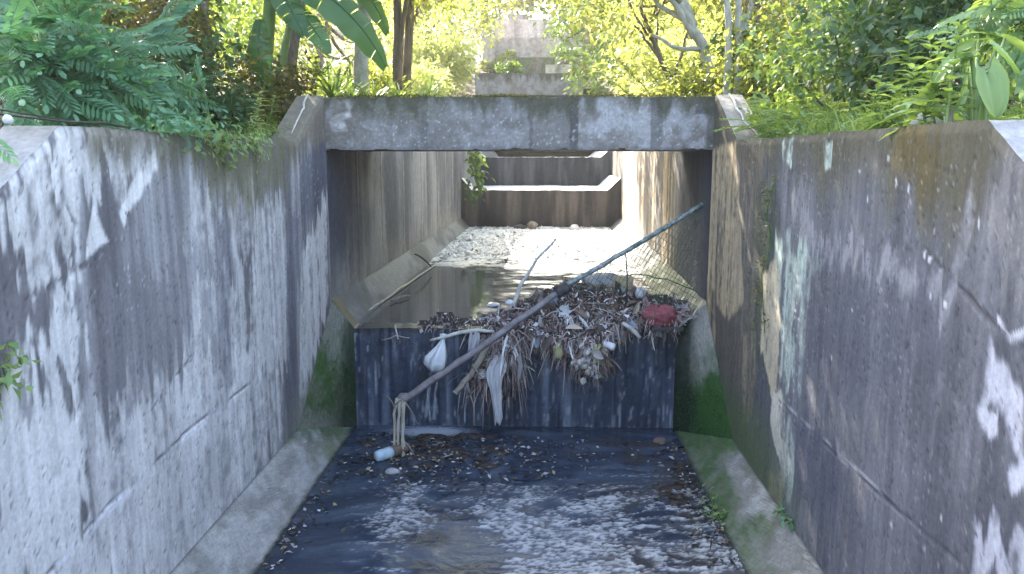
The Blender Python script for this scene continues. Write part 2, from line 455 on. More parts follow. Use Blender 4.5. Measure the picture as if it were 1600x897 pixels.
    for k, (u, v) in enumerate([(1343, 268), (1388, 248), (1356, 310), (1452, 405), (1444, 398), (1332, 485), (1453, 462), (1476, 475), (1400, 285), (1420, 295), (1530, 350), (1300, 560), (1392, 820), (1470, 810)]):
        y0, z0 = at_x(u, v, XR)[1:]
        m = sstep(.018, .008, np.hypot((Y - y0) * 1.5, (Z - z0) * .8) + (fine - .5) * .02)
        c = mixc(c, (.55, .53, .55), m)
    # white specks spattered beside the lime run
    sp = fbm(Y * 70, Z * 40, 171, 2)
    reg = sstep(.35, 0, np.abs(Y - 5.6)) * sstep(1.0, .2, np.abs(Z - 1.75)) + .12
    c = mixc(c, (.58, .58, .58), sstep(.80, .86, sp + .10 * reg) * np.clip(reg, 0, 1))
    cr = line_d(Y, Z, right_px((1398, 345), (1440, 385), (1500, 450), (1545, 500), (1610, 560))) + (fbm(Y * 7, Z * 7, 172) - .5) * .05
    cm = sstep(.016, .004, np.abs(cr)) * sstep(.36, .5, fbm(Y * 5, Z * 5, 176))
    c = mixc(c, (.06, .057, .06), cm * .65); rel = rel - .01 * cm
    sc = line_d(Y, Z, right_px((1560, 500), (1578, 530), (1610, 515))) + (fbm(Y * 12, Z * 12, 173) - .5) * .02
    c = mixc(c, (.46, .45, .47), sstep(.02, .005, sc))
    j = line_d(Y, Z, right_px((1215, 625), (1257, 664), (1376, 774), (1500, 880))) + (fbm(Y * 8, Z * 8, 174) - .5) * .012
    jm = sstep(.011, .003, j) * sstep(.36, .54, fbm(Y * 3, Z * 3, 177))
    c = mixc(c, (.055, .052, .06), jm * .7); rel = rel - .012 * jm
    j2 = sstep(.012, .004, np.abs(line_d(Y, Z, right_px((1215, 620), (1257, 659), (1376, 769))) - .006))
    c = mixc(c, (.40, .39, .40), j2 * .7 * sstep(.42, .55, fbm(Y * 6, Z * 6, 175)))
    pt = fbm(Y * 62, Z * 44, 264, 3)
    pk = sstep(.5, .68, fbm(Y * 2.6, Z * 2.2, 266))
    c = mixc(c, (.42, .41, .41), sstep(.72, .82, pt) * .45 * pk)
    c = mixc(c, (.035, .033, .037), sstep(.28, .20, pt) * .6); rel = rel - .006 * sstep(.28, .20, pt)
    c = c * (.78 + .44 * (fbm(Y * 15, Z * .33, 261) * .6 + fbm(Y * 40, Z * .5, 262, 3) * .4))[..., None]
    gm = sstep(.7, .05, Z - .36 + (bl - .5) * .5) * sstep(4.6, 6.4, Y)
    c = mixc(c, (.095, .13, .055), gm * .8)
    c *= (.90 + .20 * fine)[..., None]
    rel = rel + (fine - .5) * .003
    return c, rel

def left_top(y):
    y = np.asarray(y, float)
    z = np.full(y.shape, ZT)
    z = np.where(y > 7.5, ZT + (ZB1 + .012 - ZT) * np.clip((y - 7.5) / .98, 0, 1), z)
    return np.where(y < 3.75, ZT - (3.75 - y) * .62, z) + (fbm(y * 2.2, y * 0, 11, 5, .6) - .5) * .035
def right_top(y):
    y = np.asarray(y, float)
    z = np.full(y.shape, ZT)
    z = np.where(y > 7.5, ZT + (ZB1 + .012 - ZT) * np.clip((y - 7.5) / .98, 0, 1), z)
    return np.where(y < 3.37, ZT - (3.37 - y) * .62, z) + (fbm(y * 2.2, y * 0 + 9, 12, 5, .6) - .5) * .035

def channel_wall(name, x, side, topf, colf, label, seed):
    """dense inner face, top strip and back of one near wall; side = -1 left, +1 right"""
    ys = np.concatenate([np.arange(-2.5, 2.2, .12), np.arange(2.2, YW - .004, .0145), [YW - .004]])
    nz = 225
    t = np.linspace(0, 1, nz)
    zt = topf(ys)
    Y = np.repeat(ys[:, None], nz, 1); Z = -.25 + (zt[:, None] + .25) * t[None, :]
    c, rel = colf(Y, Z)
    X = x - side * rel * 1.0
    X = X + side * .012 * sstep(.985, 1.0, t)[None, :]             # worn arris
    V1 = np.stack([X, Y, Z], -1).reshape(-1, 3); C1 = c.reshape(-1, 3)
    F1 = grid_faces(len(ys), nz)
    nx = 10
    xs = np.linspace(0, TH, nx)
    Yt = np.repeat(ys[:, None], nx, 1); Xt = x + side * (xs[None, :] + .012 * (xs[None, :] < .001)) + 0 * Yt
    n = fbm(Yt * 6, Xt * 6, seed); n2 = fbm(Yt * 30, Xt * 30, seed + 1)
    Zt = zt[:, None] + (n - .5) * .012 * (xs[None, :] > .001)
    ct = np.zeros(Yt.shape + (3,)) + np.array((.17, .155, .115))
    ct = mixc(ct, (.085, .085, .045), sstep(.42, .6, n))
    ramp = sstep(3.9, 3.5, Yt) if side < 0 else sstep(3.45, 3.3, Yt)
    ct = mixc(ct, (.27, .265, .27), ramp * (.75 + .25 * n))
    up = sstep(7.4, 7.7, Yt)
    ct = mixc(ct, (.34, .30, .26) if side > 0 else (.20, .165, .12), up * (.6 + .4 * n))
    ct *= (.75 + .5 * n2)[..., None]
    V2 = np.stack([Xt, Yt, Zt], -1).reshape(-1, 3)
    F2 = grid_faces(len(ys), nx) + len(V1)
    xb = x + side * TH
    V3 = np.stack([np.stack([np.full(len(ys), xb), ys, zt], -1), np.stack([np.full(len(ys), xb), ys, np.full(len(ys), -.25)], -1)], 1).reshape(-1, 3)
    F3 = grid_faces(len(ys), 2) + len(V1) + len(V2)
    V = np.vstack([V1, V2, V3]); C = np.vstack([C1, ct.reshape(-1, 3), np.tile((.14, .13, .11), (len(V3), 1))])
    o = link(name, mesh(name, V, np.vstack([F1, F2, F3]), M_WALL, C))
    return tag(o, label, "wall", "concrete walls of the drain")

wall_l = channel_wall("channel_wall", XL, -1, left_top, left_colour,
    "pale peeling concrete drain wall streaked with grey, leafy shrub hanging over it", 201)
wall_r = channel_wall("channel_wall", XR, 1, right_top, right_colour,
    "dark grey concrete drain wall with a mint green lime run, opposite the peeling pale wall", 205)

# ---- sloping benches at the foot of the near walls (parts of the walls)
def bench(parent, xw, zw, xe, ye, side, seed):
    n, m = 330, 26
    t = np.linspace(0, 1, m)
    V = np.zeros((n, m, 3)); C = np.zeros((n, m, 3))
    for j, tt in enumerate(t):
        yend = 7.13 + (8.42 - 7.13) * tt ** 1.0
        ys = np.linspace(-2.5, yend, n)
        V[:, j, 0] = xw + (xe - xw) * tt; V[:, j, 1] = ys; V[:, j, 2] = zw * (1 - tt)
    Y = V[..., 1]; T = np.repeat(t[None, :], n, 0)
    a = fbm(Y * 4, T * 3, seed); b = fbm(Y * 40, T * 14, seed + 1); c3 = fbm(Y * 12, T * 5, seed + 2)
    if side < 0:
        C[:] = (.36, .342, .322); C = mixc(C, (.25, .24, .222), sstep(.4, .65, a)); C = mixc(C, (.46, .442, .425), sstep(.55, .7, c3) * .6)
        C = mixc(C, (.20, .215, .13), sstep(6.3, 7.6, Y) * sstep(.3, .8, T) * sstep(.35, .6, a))
    else:
        C[:] = (.22, .207, .185); C = mixc(C, (.16, .15, .12), sstep(.4, .65, a)); C = mixc(C, (.36, .35, .32), sstep(.56, .7, c3) * .8)
        g = sstep(4.0, 6.6, Y) * sstep(.25, .68, T + (a - .5) * 1.1 + .4 * sstep(5.8, 7.5, Y))
        C = mixc(C, (.055, .10, .032), np.clip(g, 0, 1) * (.35 + .6 * sstep(.4, .6, c3)))
        C = mixc(C, (.09, .14, .045), g * sstep(.52, .64, b) * .6)
    ye = 7.13 + (8.42 - 7.13) * T
    C = mixc(C, (.06, .10, .035), sstep(.55, .0, ye - Y + (c3 - .5) * .9) * sstep(.3, .5, a + .1) * .85)
    edge = sstep(.90, .99, T + (b - .5) * .12)
    C = mixc(C, (.035, .035, .03), edge)
    C = mixc(C, (.06, .058, .055), sstep(.035, .0, T + (b - .5) * .04) * .8)
    C *= (.75 + .5 * b)[..., None]
    nrm = np.array([-side * zw, 0, abs(xe - xw)]); nrm = nrm / np.linalg.norm(nrm)
    V = V + ((c3 - .5) * .035 + (b - .5) * .010)[..., None] * nrm * np.clip(1.2 - np.abs(T - .5) * 1.2, .2, 1)[..., None]
    V2 = V[:, -1].copy(); V2[:, 2] = -.3
    VV = np.vstack([V.reshape(-1, 3), V2]); CC = np.vstack([C.reshape(-1, 3), np.tile((.04, .04, .035), (n, 1))])
    F = grid_faces(n, m)
    i = np.arange(n - 1)
    F2 = np.stack([i * m + m - 1, (i + 1) * m + m - 1, n * m + i + 1, n * m + i], -1)
    link("bench", mesh("bench", VV, np.vstack([F, F2]), M_BENCH, CC, smooth=True), parent)
    # the warped cheek that climbs from this bench up to the bench above the weir
    A = np.array([xw, YW - .006, 1.42]); B = np.array([xe, YW - .006, ZC + .01]); Cc = np.array([xe, YW - .006, -.05]); E = np.array([xw, 7.13, zw])
    n = 70
    s, q = np.meshgrid(np.linspace(0, 1, n), np.linspace(0, 1, n), indexing='ij')
    P = (A * ((1 - s) * (1 - q))[..., None] + B * (q * (1 - s))[..., None] + Cc * (s * q)[..., None] + E * (s * (1 - q))[..., None])
    mid = (np.sin(s * math.pi) * np.sin(q * math.pi))[..., None]
    P = P + mid * np.array([0, -.10, -.02])
    a = fbm(s * 6, q * 5, seed + 11); b = fbm(s * 40, q * 40, seed + 12)
    P = P + ((b - .5) * .02 * (mid[..., 0] > .02))[..., None] * np.array([-side, -1, .3])
    CC = np.zeros((n, n, 3)) + np.array((.17, .165, .13))
    if side < 0:
        g = sstep(.15, .42, s + (a - .5) * .4) * sstep(1.0, .80, s + (b - .5) * .12 + (a - .5) * .25)
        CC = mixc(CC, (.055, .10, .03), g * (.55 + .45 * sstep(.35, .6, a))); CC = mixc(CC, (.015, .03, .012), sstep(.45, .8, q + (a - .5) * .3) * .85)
    else:
        g = sstep(.32, .6, s + (a - .5) * .4)
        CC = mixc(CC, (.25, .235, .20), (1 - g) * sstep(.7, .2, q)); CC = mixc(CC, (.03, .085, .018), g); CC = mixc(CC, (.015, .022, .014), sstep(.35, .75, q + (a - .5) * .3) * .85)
    CC *= (.65 + .7 * b)[..., None]
    rsm = np.random.RandomState(seed)
    gi = np.argwhere((g * (1.15 - .75 * q) * (.5 + fbm(s * 9, q * 9, seed + 14)) > .42) & (rsm.rand(n, n) < .5))
    Pm = P[gi[:, 0], gi[:, 1]] + rsm.normal(0, .008, (len(gi), 3))
    Pm = np.repeat(Pm, 3, 0) + rsm.normal(0, .007, (len(gi) * 3, 3)); km = len(Pm)
    mv, mf = stamp(LEAF2_V, LEAF2_F, Pm, rsm.normal(0, .7, (km, 3)) + (-side * .5, -.7, -.2), rsm.normal(0, .7, (km, 3)) + (0, 0, .6), rsm.uniform(.006, .016, km), rsm.uniform(.004, .010, km))
    dk = sstep(.35, .8, q[gi[:, 0], gi[:, 1]])
    link("moss", mesh("moss", mv, mf, M_MOSS), parent, kind="stuff")
    link("mossy_cheek", mesh("mossy_cheek", P.reshape(-1, 3), grid_faces(n, n), M_BENCH, CC.reshape(-1, 3), smooth=True), parent)
bench(wall_l, XL, .45, WL, 7.13, -1, 301)
bench(wall_r, XR, .38, WR, 7.13, 1, 305)

# ---- weirs
M_WETF = concrete_mat("running_wet_concrete", .36, .9, spec=.45)
def weir(name, y, x0, x1, zb, zc, xw0, xw1, hb, label, seed, dark, dx=.02, thick=.25):
    """cross wall whose top follows the benches at both ends"""
    nx = max(30, int((xw1 - xw0) / dx)); nz = max(20, int((zc - zb) / dx))
    xs = np.linspace(xw0, xw1, nx)
    top = zc + np.clip((x0 - xs) / (x0 - xw0), 0, 1) * hb + np.clip((xs - x1) / (xw1 - x1), 0, 1) * hb
    top = top + (fbm(xs * 6, xs * 0, seed + 9) - .5) * .03
    t = np.linspace(0, 1, nz)
    X = np.repeat(xs[:, None], nz, 1); Z = zb + (top[:, None] - zb) * t[None, :]
    fr = 1.0 if name == 'weir_low' else .35
    s = fbm(X * 9 * fr, Z * .5, seed); s2 = fbm(X * 26 * fr, Z * .9, seed + 1); b = fbm(X * 26, Z * 26, seed + 2)
    c = np.zeros(X.shape + (3,)) + np.array(dark[0])
    c = mixc(c, dark[1], sstep(.40, .68, .65 * s + .35 * s2))
    c = mixc(c, dark[2], sstep(.53, .74, .45 * s + .55 * s2) * .6 * (.35 + .65 * sstep(.35, .62, fbm(X * 2.2, Z * 1.6, seed + 15))))
    if name == 'weir_low':
        c = mixc(c, (.40, .42, .46), sstep(.64, .80, fbm(X * 50, Z * 5, seed + 12, 4)) * .55 * sstep(.35, .6, fbm(X * 3, Z * 2, seed + 16)))
        c = mixc(c, (.015, .018, .028), sstep(.50, .68, fbm(X * 4, Z * 2.4, seed + 17)) * .55)
    if name == "weir_low":
        c = mixc(c, (.40, .41, .43), sstep(.66, .80, fbm(X * 70, Z * 9, seed + 4, 4)) * .45 * sstep(.42, .62, fbm(X * 3, Z * 2.2, seed + 6)))
        c = mixc(c, (.02, .02, .022), sstep(.06, .03, top[:, None] - Z + (b - .5) * .04) * .8)
    c *= (.82 + .36 * b)[..., None]
    Yf = y - (b - .5) * .010 - (s2 - .5) * .022
    V1 = np.stack([X, Yf, Z], -1).reshape(-1, 3)
    k = 6
    yy = np.linspace(0, thick, k)
    V2 = np.stack([np.repeat(xs[:, None], k, 1), y + yy[None, :] + 0 * xs[:, None] - (yy[None, :] == 0) * (.0), np.repeat(top[:, None], k, 1) + (fbm(xs[:, None] * 9, yy[None, :] * 9, seed + 5) - .5) * .02], -1)
    V2[:, 0, 1] = Yf[:, -1]; V2[:, 0, 2] = Z[:, -1]
    C2 = np.zeros((nx, k, 3)) + np.array(dark[3])
    V = np.vstack([V1, V2.reshape(-1, 3)]); F = np.vstack([grid_faces(nx, nz), grid_faces(nx, k) + nx * nz])
    nm = "weir"
    o = link(nm, mesh(nm, V, F, M_WETF if name == "weir_low" else M_BENCH, np.vstack([c.reshape(-1, 3), C2.reshape(-1, 3)])))
    return tag(o, label, "weir", "stepped weirs across the drain")
weir("weir_low", YW, WL, WR, -.25, ZC, XL, XR, .30,
     "wet blue-black weir face below the heap of rubbish", 401, ((.026, .034, .058), (.080, .095, .135), (.26, .275, .32), (.05, .048, .045)))
o2 = float(shx(Y2)); o3 = float(shx(Y3)); o4 = float(shx(Y4))
weir("weir_mid", Y2, WL + o2, WR + o2, .9, 2.13, XL + o2 - .04, XR + o2 + .03, .32,
     "dry brown weir wall standing behind the sunlit gravel", 411, ((.045, .040, .042), (.10, .085, .08), (.16, .13, .115), (.62, .60, .58)), dx=.03, thick=3.5)
weir("weir_high", Y3, WL + o3, WR + o3, 2.0, 2.985, XL + o3 - .04, XR + o3 + .03, .28,
     "uppermost slate grey weir wall seen just under the bridge", 421, ((.045, .048, .06), (.10, .10, .115), (.15, .15, .165), (.62, .60, .58)), dx=.03, thick=6.4)

# ---- walls and benches of the upper reaches
def upper_wall(x, side, y0, y1, zf, zt0, zt1, label, seed, dx=.035, benchh=.30, pale=.5):
    ys = np.arange(y0, y1 + dx * .5, dx); nz = int(max(40, (max(zt0, zt1) - zf) / dx))
    t = np.linspace(0, 1, nz)
    zt = np.where(ys < 10.77, ZB0 - .004, zt0 + (zt1 - zt0) * (ys - y0) / (y1 - y0))
    Y = np.repeat(ys[:, None], nz, 1); Z = (zf - .3) + (zt[:, None] - zf + .3) * t[None, :]
    s = fbm(Y * 2.2, Z * .35, seed); s2 = fbm(Y * 11, Z * .5, seed + 1); b = fbm(Y * 20, Z * 20, seed + 2); bl = fbm(Y * .9, Z * .9, seed + 3)
    c = np.zeros(Y.shape + (3,)) + np.array((.105, .106, .12))
    c = mixc(c, (.19, .192, .205), sstep(.38, .62, .45 * s + .25 * s2 + .3 * bl))
    c = mixc(c, (.32, .318, .325), pale * sstep(.5, .66, .35 * s + .2 * s2 + .45 * bl))
    if side < 0:
        c = mixc(c, (.055, .06, .085), sstep(10.5, 9.0, Y) * sstep(1.7, 2.4, Z + (s - .5) * 1.2) * .9)  # shade below the slab, painted dark blue on the upper near stretch
        for yj in (9.9, 11.3, 12.9, 14.6, 16.7, 18.9):          # panel joints
            c = mixc(c, (.36, .34, .31), sstep(.05, .01, np.abs(Y - yj - .05)) * .6 * sstep(.3, .5, s2))
            c = mixc(c, (.06, .055, .055), sstep(.035, .01, np.abs(Y - yj)) * .7)
        c = mixc(c, (.30, .28, .25), sstep(.9, .1, Z - zf) * sstep(.3, .6, bl) * .6)
    else:
        st = sstep(.50, .62, .25 * s + .75 * fbm(Y * 9, Z * .18, seed + 7))
        c = mixc(c, (.085, .07, .055), (1 - st) * sstep(10.4, 12.0, Y) * sstep(18.5, 15.5, Y) * .75)
        c = mixc(c, (.36, .27, .165), st * sstep(10.2, 12.0, Y) * .9)  # streak stains whose gold tint is dappled sunlight put into the colour
        c = mixc(c, (.045, .05, .07), sstep(11.6, 10.2, Y) * .85)  # near stretch darkened: the slab's shade put into the wall colour
    c *= (.75 + .5 * b)[..., None]
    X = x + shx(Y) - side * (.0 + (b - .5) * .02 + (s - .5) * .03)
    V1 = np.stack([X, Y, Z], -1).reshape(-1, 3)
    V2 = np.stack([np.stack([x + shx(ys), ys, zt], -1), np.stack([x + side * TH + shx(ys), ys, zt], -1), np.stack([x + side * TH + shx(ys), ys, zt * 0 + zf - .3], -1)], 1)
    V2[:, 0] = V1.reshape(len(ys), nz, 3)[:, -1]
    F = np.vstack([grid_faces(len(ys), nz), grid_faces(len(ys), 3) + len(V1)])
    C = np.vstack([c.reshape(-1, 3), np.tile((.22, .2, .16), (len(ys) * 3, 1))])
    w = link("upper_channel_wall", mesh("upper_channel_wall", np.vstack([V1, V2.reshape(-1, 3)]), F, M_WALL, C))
    tag(w, label, "wall", "walls of the upper drain")
    # bench
    m = 14; xe = WL if side < 0 else WR
    tt = np.linspace(0, 1, m)
    Yb = np.repeat(ys[:, None], m, 1); T = np.repeat(tt[None, :], len(ys), 0)
    a = fbm(Yb * 1.1 + T * .8, T * .6 - Yb * .3, seed + 20, 5); b = fbm(Yb * 25, T * 8, seed + 21)
    Xb = (x + side * .002) + (xe - x) * T + shx(Yb); Zb = zf + benchh * (1 - T) - .03 * T + (b - .5) * .012
    cb = np.zeros(Yb.shape + (3,)) + np.array((.25, .248, .24)); cb = mixc(cb, (.15, .148, .14), sstep(.4, .62, a))
    if side > 0: cb = mixc(cb, (.20, .215, .15), sstep(14, 11, Yb) * .8)
    cb = mixc(cb, (.05, .048, .045), sstep(.88, .99, T + (b - .5) * .1)); cb *= (.75 + .5 * b)[..., None]
    link("bench", mesh("bench", np.stack([Xb, Yb, Zb], -1).reshape(-1, 3), grid_faces(len(ys), m), M_BENCH, cb.reshape(-1, 3), smooth=True), w)
    return w
upper_wall(XL - .04, -1, YW, Y2 - .03, ZC, 3.3, 3.4, "long brown-grey streaked wall under the bridge mirrored in the still water", 501)
upper_wall(XR + .03, 1, YW, Y2 - .03, ZC, 3.3, 3.4, "wall with golden streaks running back behind the wire mesh", 511, pale=.9)
upper_wall(XL - .04, -1, Y2, Y3 - .02, 2.13, 3.55, 3.6, "short wall length above the brown weir where a leafy sprig hangs", 521, .05)
upper_wall(XR + .03, 1, Y2, Y3 - .02, 2.13, 3.55, 3.6, "short bright wall length beside the brown weir, facing the hanging sprig", 531, .05)
upper_wall(XL - .04, -1, Y3, Y4, 2.99, 4.0, 4.6, "farthest wall length on the sprig's side, below the distant cross beam", 541, .06)
upper_wall(XR + .03, 1, Y3, Y4, 2.99, 4.0, 4.6, "farthest wall length on the golden side, below the distant cross beam", 551, .06)

# ---- the slab bridge
def beam(name, x0, x1, y0, y1, z0, z1, label, seed, dx=.014, far=False):
    nx = int((x1 - x0) / dx); nz = int((z1 - z0) / dx)
    xs = np.linspace(x0, x1, nx); t = np.linspace(0, 1, nz)
    X = np.repeat(xs[:, None], nz, 1); Z = z0 + (z1 - z0) * np.repeat(t[None, :], nx, 0)
    Z = Z + (t[None, :] == 1) * ((fbm(xs * 5, xs * 0, seed + 30) - .5) * .022)[:, None]
    Z = Z + (t[None, :] == 0) * (np.clip(fbm(xs * 7, xs * 0, seed + 33, 5, .65) - .48, 0, 1) * .09)[:, None]
    s = fbm(X * 9, Z * 2.0, seed); b = fbm(X * 30, Z * 30, seed + 1); bl = fbm(X * 3.2, Z * 3.2, seed + 2); b2 = fbm(X * 9, Z * 9, seed + 3)
    c = np.zeros(X.shape + (3,)) + np.array((.19, .168, .150))
    c = mixc(c, (.27, .25, .235), sstep(.40, .64, .5 * bl + .5 * b2))
    rel = (b - .5) * .008
    if not far:
        def px(u): return float(at_y(u, 200, y0)[0])
        for (u0, u1, f) in ((513, 600, .9), (600, 658, .86), (658, 668, .7), (668, 745, .95), (745, 825, .90), (825, 832, .68), (832, 890, 1.0), (890, 903, .52), (903, 962, 1.12), (962, 1016, 1.2), (1016, 1035, .68), (1035, 1104, 1.06), (1104, 1125, .62)):
            a0, a1 = px(u0), px(u1)
            w = (fbm(Z * 9, Z * 0 + u0, seed + 4) - .5) * .03
            m = ((X > a0 + w) & (X < a1 + w))
            c = np.where(m[..., None], c * f, c); rel = rel + np.where(m, .004 * f, 0)
        ex = sstep(px(1010), px(1018), X) * sstep(px(1019), px(1018.5), X + (fbm(Z * 4, Z * 0, seed + 8) - .5) * .03)
        for u0 in (1016, 1073):
            pass
        lm = sstep(.05, -.02, np.abs(X - px(958)) - .36) * sstep(.46, .60, .6 * bl + .4 * b2)
        c = mixc(c, (.40, .385, .385), lm * .45)
        rm = sstep(px(1030), px(1045), X) * sstep(px(1106), px(1098), X) * sstep(.40, .58, .5 * bl + .5 * b2) * sstep(1, .86, t)[None, :]
        c = mixc(c, (.36, .345, .345), rm * .5)
        # peeled flakes at the left end
        for pts in ([(513, 192), (523, 178), (545, 172), (552, 182), (538, 186), (545, 205), (520, 207)], [(526, 156), (553, 153), (556, 160), (545, 176), (540, 162), (528, 163)], [(572, 156), (592, 153), (588, 168), (578, 165)]):
            pl = [(float(at_y(u, v, y0)[0]), float(at_y(u, v, y0)[2])) for u, v in pts]
            sd = poly_sd(X, Z, pl) + (b2 - .5) * .035
            c = mixc(c, (.52, .48, .46), sstep(-.006, .008, sd) * .95); rel = rel - .010 * sstep(-.006, .008, sd)
        dsq = sstep(-.01, .01, poly_sd(X, Z, [(px(1084), 3.60), (px(1112), 3.60), (px(1112), 3.45), (px(1084), 3.43)]) + (b2 - .5) * .03)
        c = mixc(c, (.10, .092, .09), dsq * .8)
        wsp = sstep(.70, .78, fbm(X * 45, Z * 45, seed + 40, 3))
        c = mixc(c, (.46, .44, .43), wsp * .7)
        br = sstep(px(640), px(520), X)
        c = mixc(c, (.175, .145, .115), br * .6 * (1 - sstep(.55, .7, b2)))
        mo = sstep(px(520), px(600), X) * sstep(px(760), px(640), X) * sstep(.30, .9, t[None, :] + (bl - .5) * 1.0)
        c = mixc(c, (.12, .115, .075), mo * .7)
    top = sstep(.62, .97, t[None, :] + (s - .5) * 1.0)
    c = mixc(c, (.080, .074, .045), top * .9)
    c = mixc(c, (.12, .11, .11), sstep(.10, .0, t[None, :] + (b - .5) * .1) * .6)
    c *= (.76 + .48 * b)[..., None]
    V1 = np.stack([X, y0 - rel, Z], -1).reshape(-1, 3)
    k = 30
    yy = np.linspace(y0, y1, k)
    Vt = np.stack([np.repeat(xs[:, None], k, 1), np.repeat(yy[None, :], nx, 0), z1 + (fbm(xs[:, None] * 5, yy[None, :] * 5, seed + 31) - .5) * .02], -1)
    Vt[:, 0] = V1.reshape(nx, nz, 3)[:, -1]
    ct = np.zeros((nx, k, 3)) + np.array((.13, .12, .08))
    Vb = np.stack([np.repeat(xs[:, None], 2, 1), np.repeat(np.array([[y0, y1]]), nx, 0), np.full((nx, 2), z0)], -1)
    Vb[:, 0] = V1.reshape(nx, nz, 3)[:, 0]
    V = np.vstack([V1, Vt.reshape(-1, 3), Vb.reshape(-1, 3)])
    C = np.vstack([c.reshape(-1, 3), ct.reshape(-1, 3), np.tile((.12, .115, .11), (nx * 2, 1))])
    F = np.vstack([grid_faces(nx, nz), grid_faces(nx, k) + len(V1), grid_faces(nx, 2) + len(V1) + nx * k])
    o = link(name, mesh(name, V, F, M_BENCH, C))
    # end and back faces
    bk = MB()
    bk.add(np.array([[x0, y1, z0], [x1, y1, z0], [x1, y1, z1], [x0, y1, z1]]), [[0, 1, 2, 3]], (.14, .13, .12))
    for xx in (x0, x1):
        bk.add(np.array([[xx, y0 + .002, z0], [xx, y1, z0], [xx, y1, z1], [xx, y0 + .002, z1]]), [[0, 1, 2, 3]], (.14, .13, .12))
    bk.build("back_face", M_BENCH, o)
    return tag(o, label, "bridge", "concrete cross beams over the drain")
beam("slab_bridge", XL - TH, XR + TH, YW + .001, 10.75, ZB0, ZB1, "grey concrete slab bridge with peeled flakes and dark patched panels, directly above the rubbish", 601)
beam("cross_beam", -2.42, 1.72, Y4, Y4 + 1.5, 5.32, 6.14, "small distant concrete cross beam framed by yellow-green leaves", 611, dx=.03, far=True)

# ---- the cascade higher up the hill
def stair_wall(x0, x1, y0, y1, z0, z1, label, base, tint, seed):
    dx = .05
    nx = int((x1 - x0) / dx); nz = int((z1 - z0) / dx)
    xs = np.linspace(x0, x1, nx); t = np.linspace(0, 1, nz)
    X = np.repeat(xs[:, None], nz, 1); Z = z0 + (z1 - z0) * np.repeat(t[None, :], nx, 0)
    s = fbm(X * 5, Z * .6, seed); b = fbm(X * 12, Z * 12, seed + 1)
    c = np.zeros(X.shape + (3,)) + np.array(base); c = mixc(c, tint, sstep(.42, .62, s)); c = mixc(c, np.array(base) * .45, .8 * sstep(.5, .75, fbm(X * 2.5, Z * .5, seed + 3)) * sstep(.2, 1, t)[None, :]); c *= (.6 + .8 * b)[..., None]
    band = sstep(.06, .02, np.abs(t - .55))[None, :]
    c = mixc(c, np.array(base) * .6, band * .5)
    V1 = np.stack([X, y0 - (b - .5) * .03, Z], -1).reshape(-1, 3)
    V2 = np.stack([np.stack([xs, xs * 0 + y0, xs * 0 + z1], -1), np.stack([xs, xs * 0 + y1, xs * 0 + z1], -1)], 1)
    V2[:, 0] = V1.reshape(nx, nz, 3)[:, -1]
    V3 = np.array([[x0, y0, z0], [x0, y1, z0], [x0, y1, z1], [x0, y0, z1], [x1, y0, z0], [x1, y1, z0], [x1, y1, z1], [x1, y0, z1]], float)
    n1, n2 = len(V1), nx * 2
    F = np.vstack([grid_faces(nx, nz), grid_faces(nx, 2) + n1, np.array([[0, 1, 2, 3], [4, 5, 6, 7]]) + n1 + n2])
    C = np.vstack([c.reshape(-1, 3), np.tile(np.array(base) * 1.2, (n2 + 8, 1))])
    o = link("cascade_wall", mesh("cascade_wall", np.vstack([V1, V2.reshape(-1, 3), V3]), F, M_BENCH, C))
    return tag(o, label, "wall", "stepped walls up the hill")
stair_wall(-1.55, 1.9, 34.5, 38, 4.0, 7.15, "mossy brown step wall just above the distant cross beam", (.20, .165, .125), (.14, .14, .08), 621)
stair_wall(.3, 2.4, 33.6, 34.48, 4.0, 6.75, "low pale tan block beside the mossy brown step wall", (.48, .40, .30), (.52, .44, .34), 626)
stair_wall(-2.75, 2.1, 40.0, 46, 5.0, 8.75, "broad pinkish wall step high on the hill", (.42, .345, .30), (.36, .285, .25), 631)
stair_wall(-2.45, .75, 46.0, 50, 6.0, 10.6, "topmost pale step of the hillside cascade", (.40, .345, .315), (.33, .28, .26), 641)
stair_wall(-1.75, -.75, 48.0, 49, 6.0, 11.2, "small grey block on the crest of the cascade", (.28, .25, .24), (.22, .2, .2), 651)

# ---- ground: one sheet with the trench of the drain cut into it
def bank(x, y):
    y = np.asarray(y, float); x = np.asarray(x, float)
    z = np.interp(y, [-60, 6.5, 8.4, 11, 20, 30, 40, 60, 120, 400], [2.95, 3.02, 3.25, 3.5, 4.0, 5.0, 7.2, 11.5, 22, 60])
    lat = np.maximum(0, np.abs(x) - 3)
    z = z + np.interp(lat, [0, 6, 20, 80, 300], [0, .25, 1.6, 8, 25])
    z = np.where(y < 3.6, z - np.clip((3.6 - y) * .62, 0, 1.2) * (lat < 1), z)
    return z + (fbm(x * .5, y * .5, 701) - .5) * .5 * np.clip((np.abs(x) - 2.7) * .8, 0.05, 1)
xl = np.array([-120, -80, -50, -34, -24, -18, -14, -11, -9, -7.5, -6.3, -5.3, -4.5, -3.9, -3.4, -3.05, -2.8, XL - TH + .03, XL - TH + .06])
xr = np.array([XR + TH - .06, XR + TH - .03, 2.4, 2.65, 3.0, 3.5, 4.1, 4.8, 5.7, 6.8, 8.2, 10, 12.5, 16, 22, 32, 50, 80, 120])
xg = np.concatenate([xl, xr]); nl = len(xl)
yg = np.concatenate([[-60, -30, -12], np.arange(-5, 44, .35), [44.3, 46, 50, 56, 64, 75, 90, 120, 150]])
Xg, Yg = np.meshgrid(xg, yg, indexing='ij')
near = np.exp(-(np.abs(Xg) / 12) ** 2)
Xs = Xg + np.where(Yg < 60, shx(np.minimum(Yg, 44)), shx(44.0)) * near
Zg = bank(Xg, Yg)
tr = np.zeros_like(Xg, bool); tr[nl - 1:nl + 1] = True
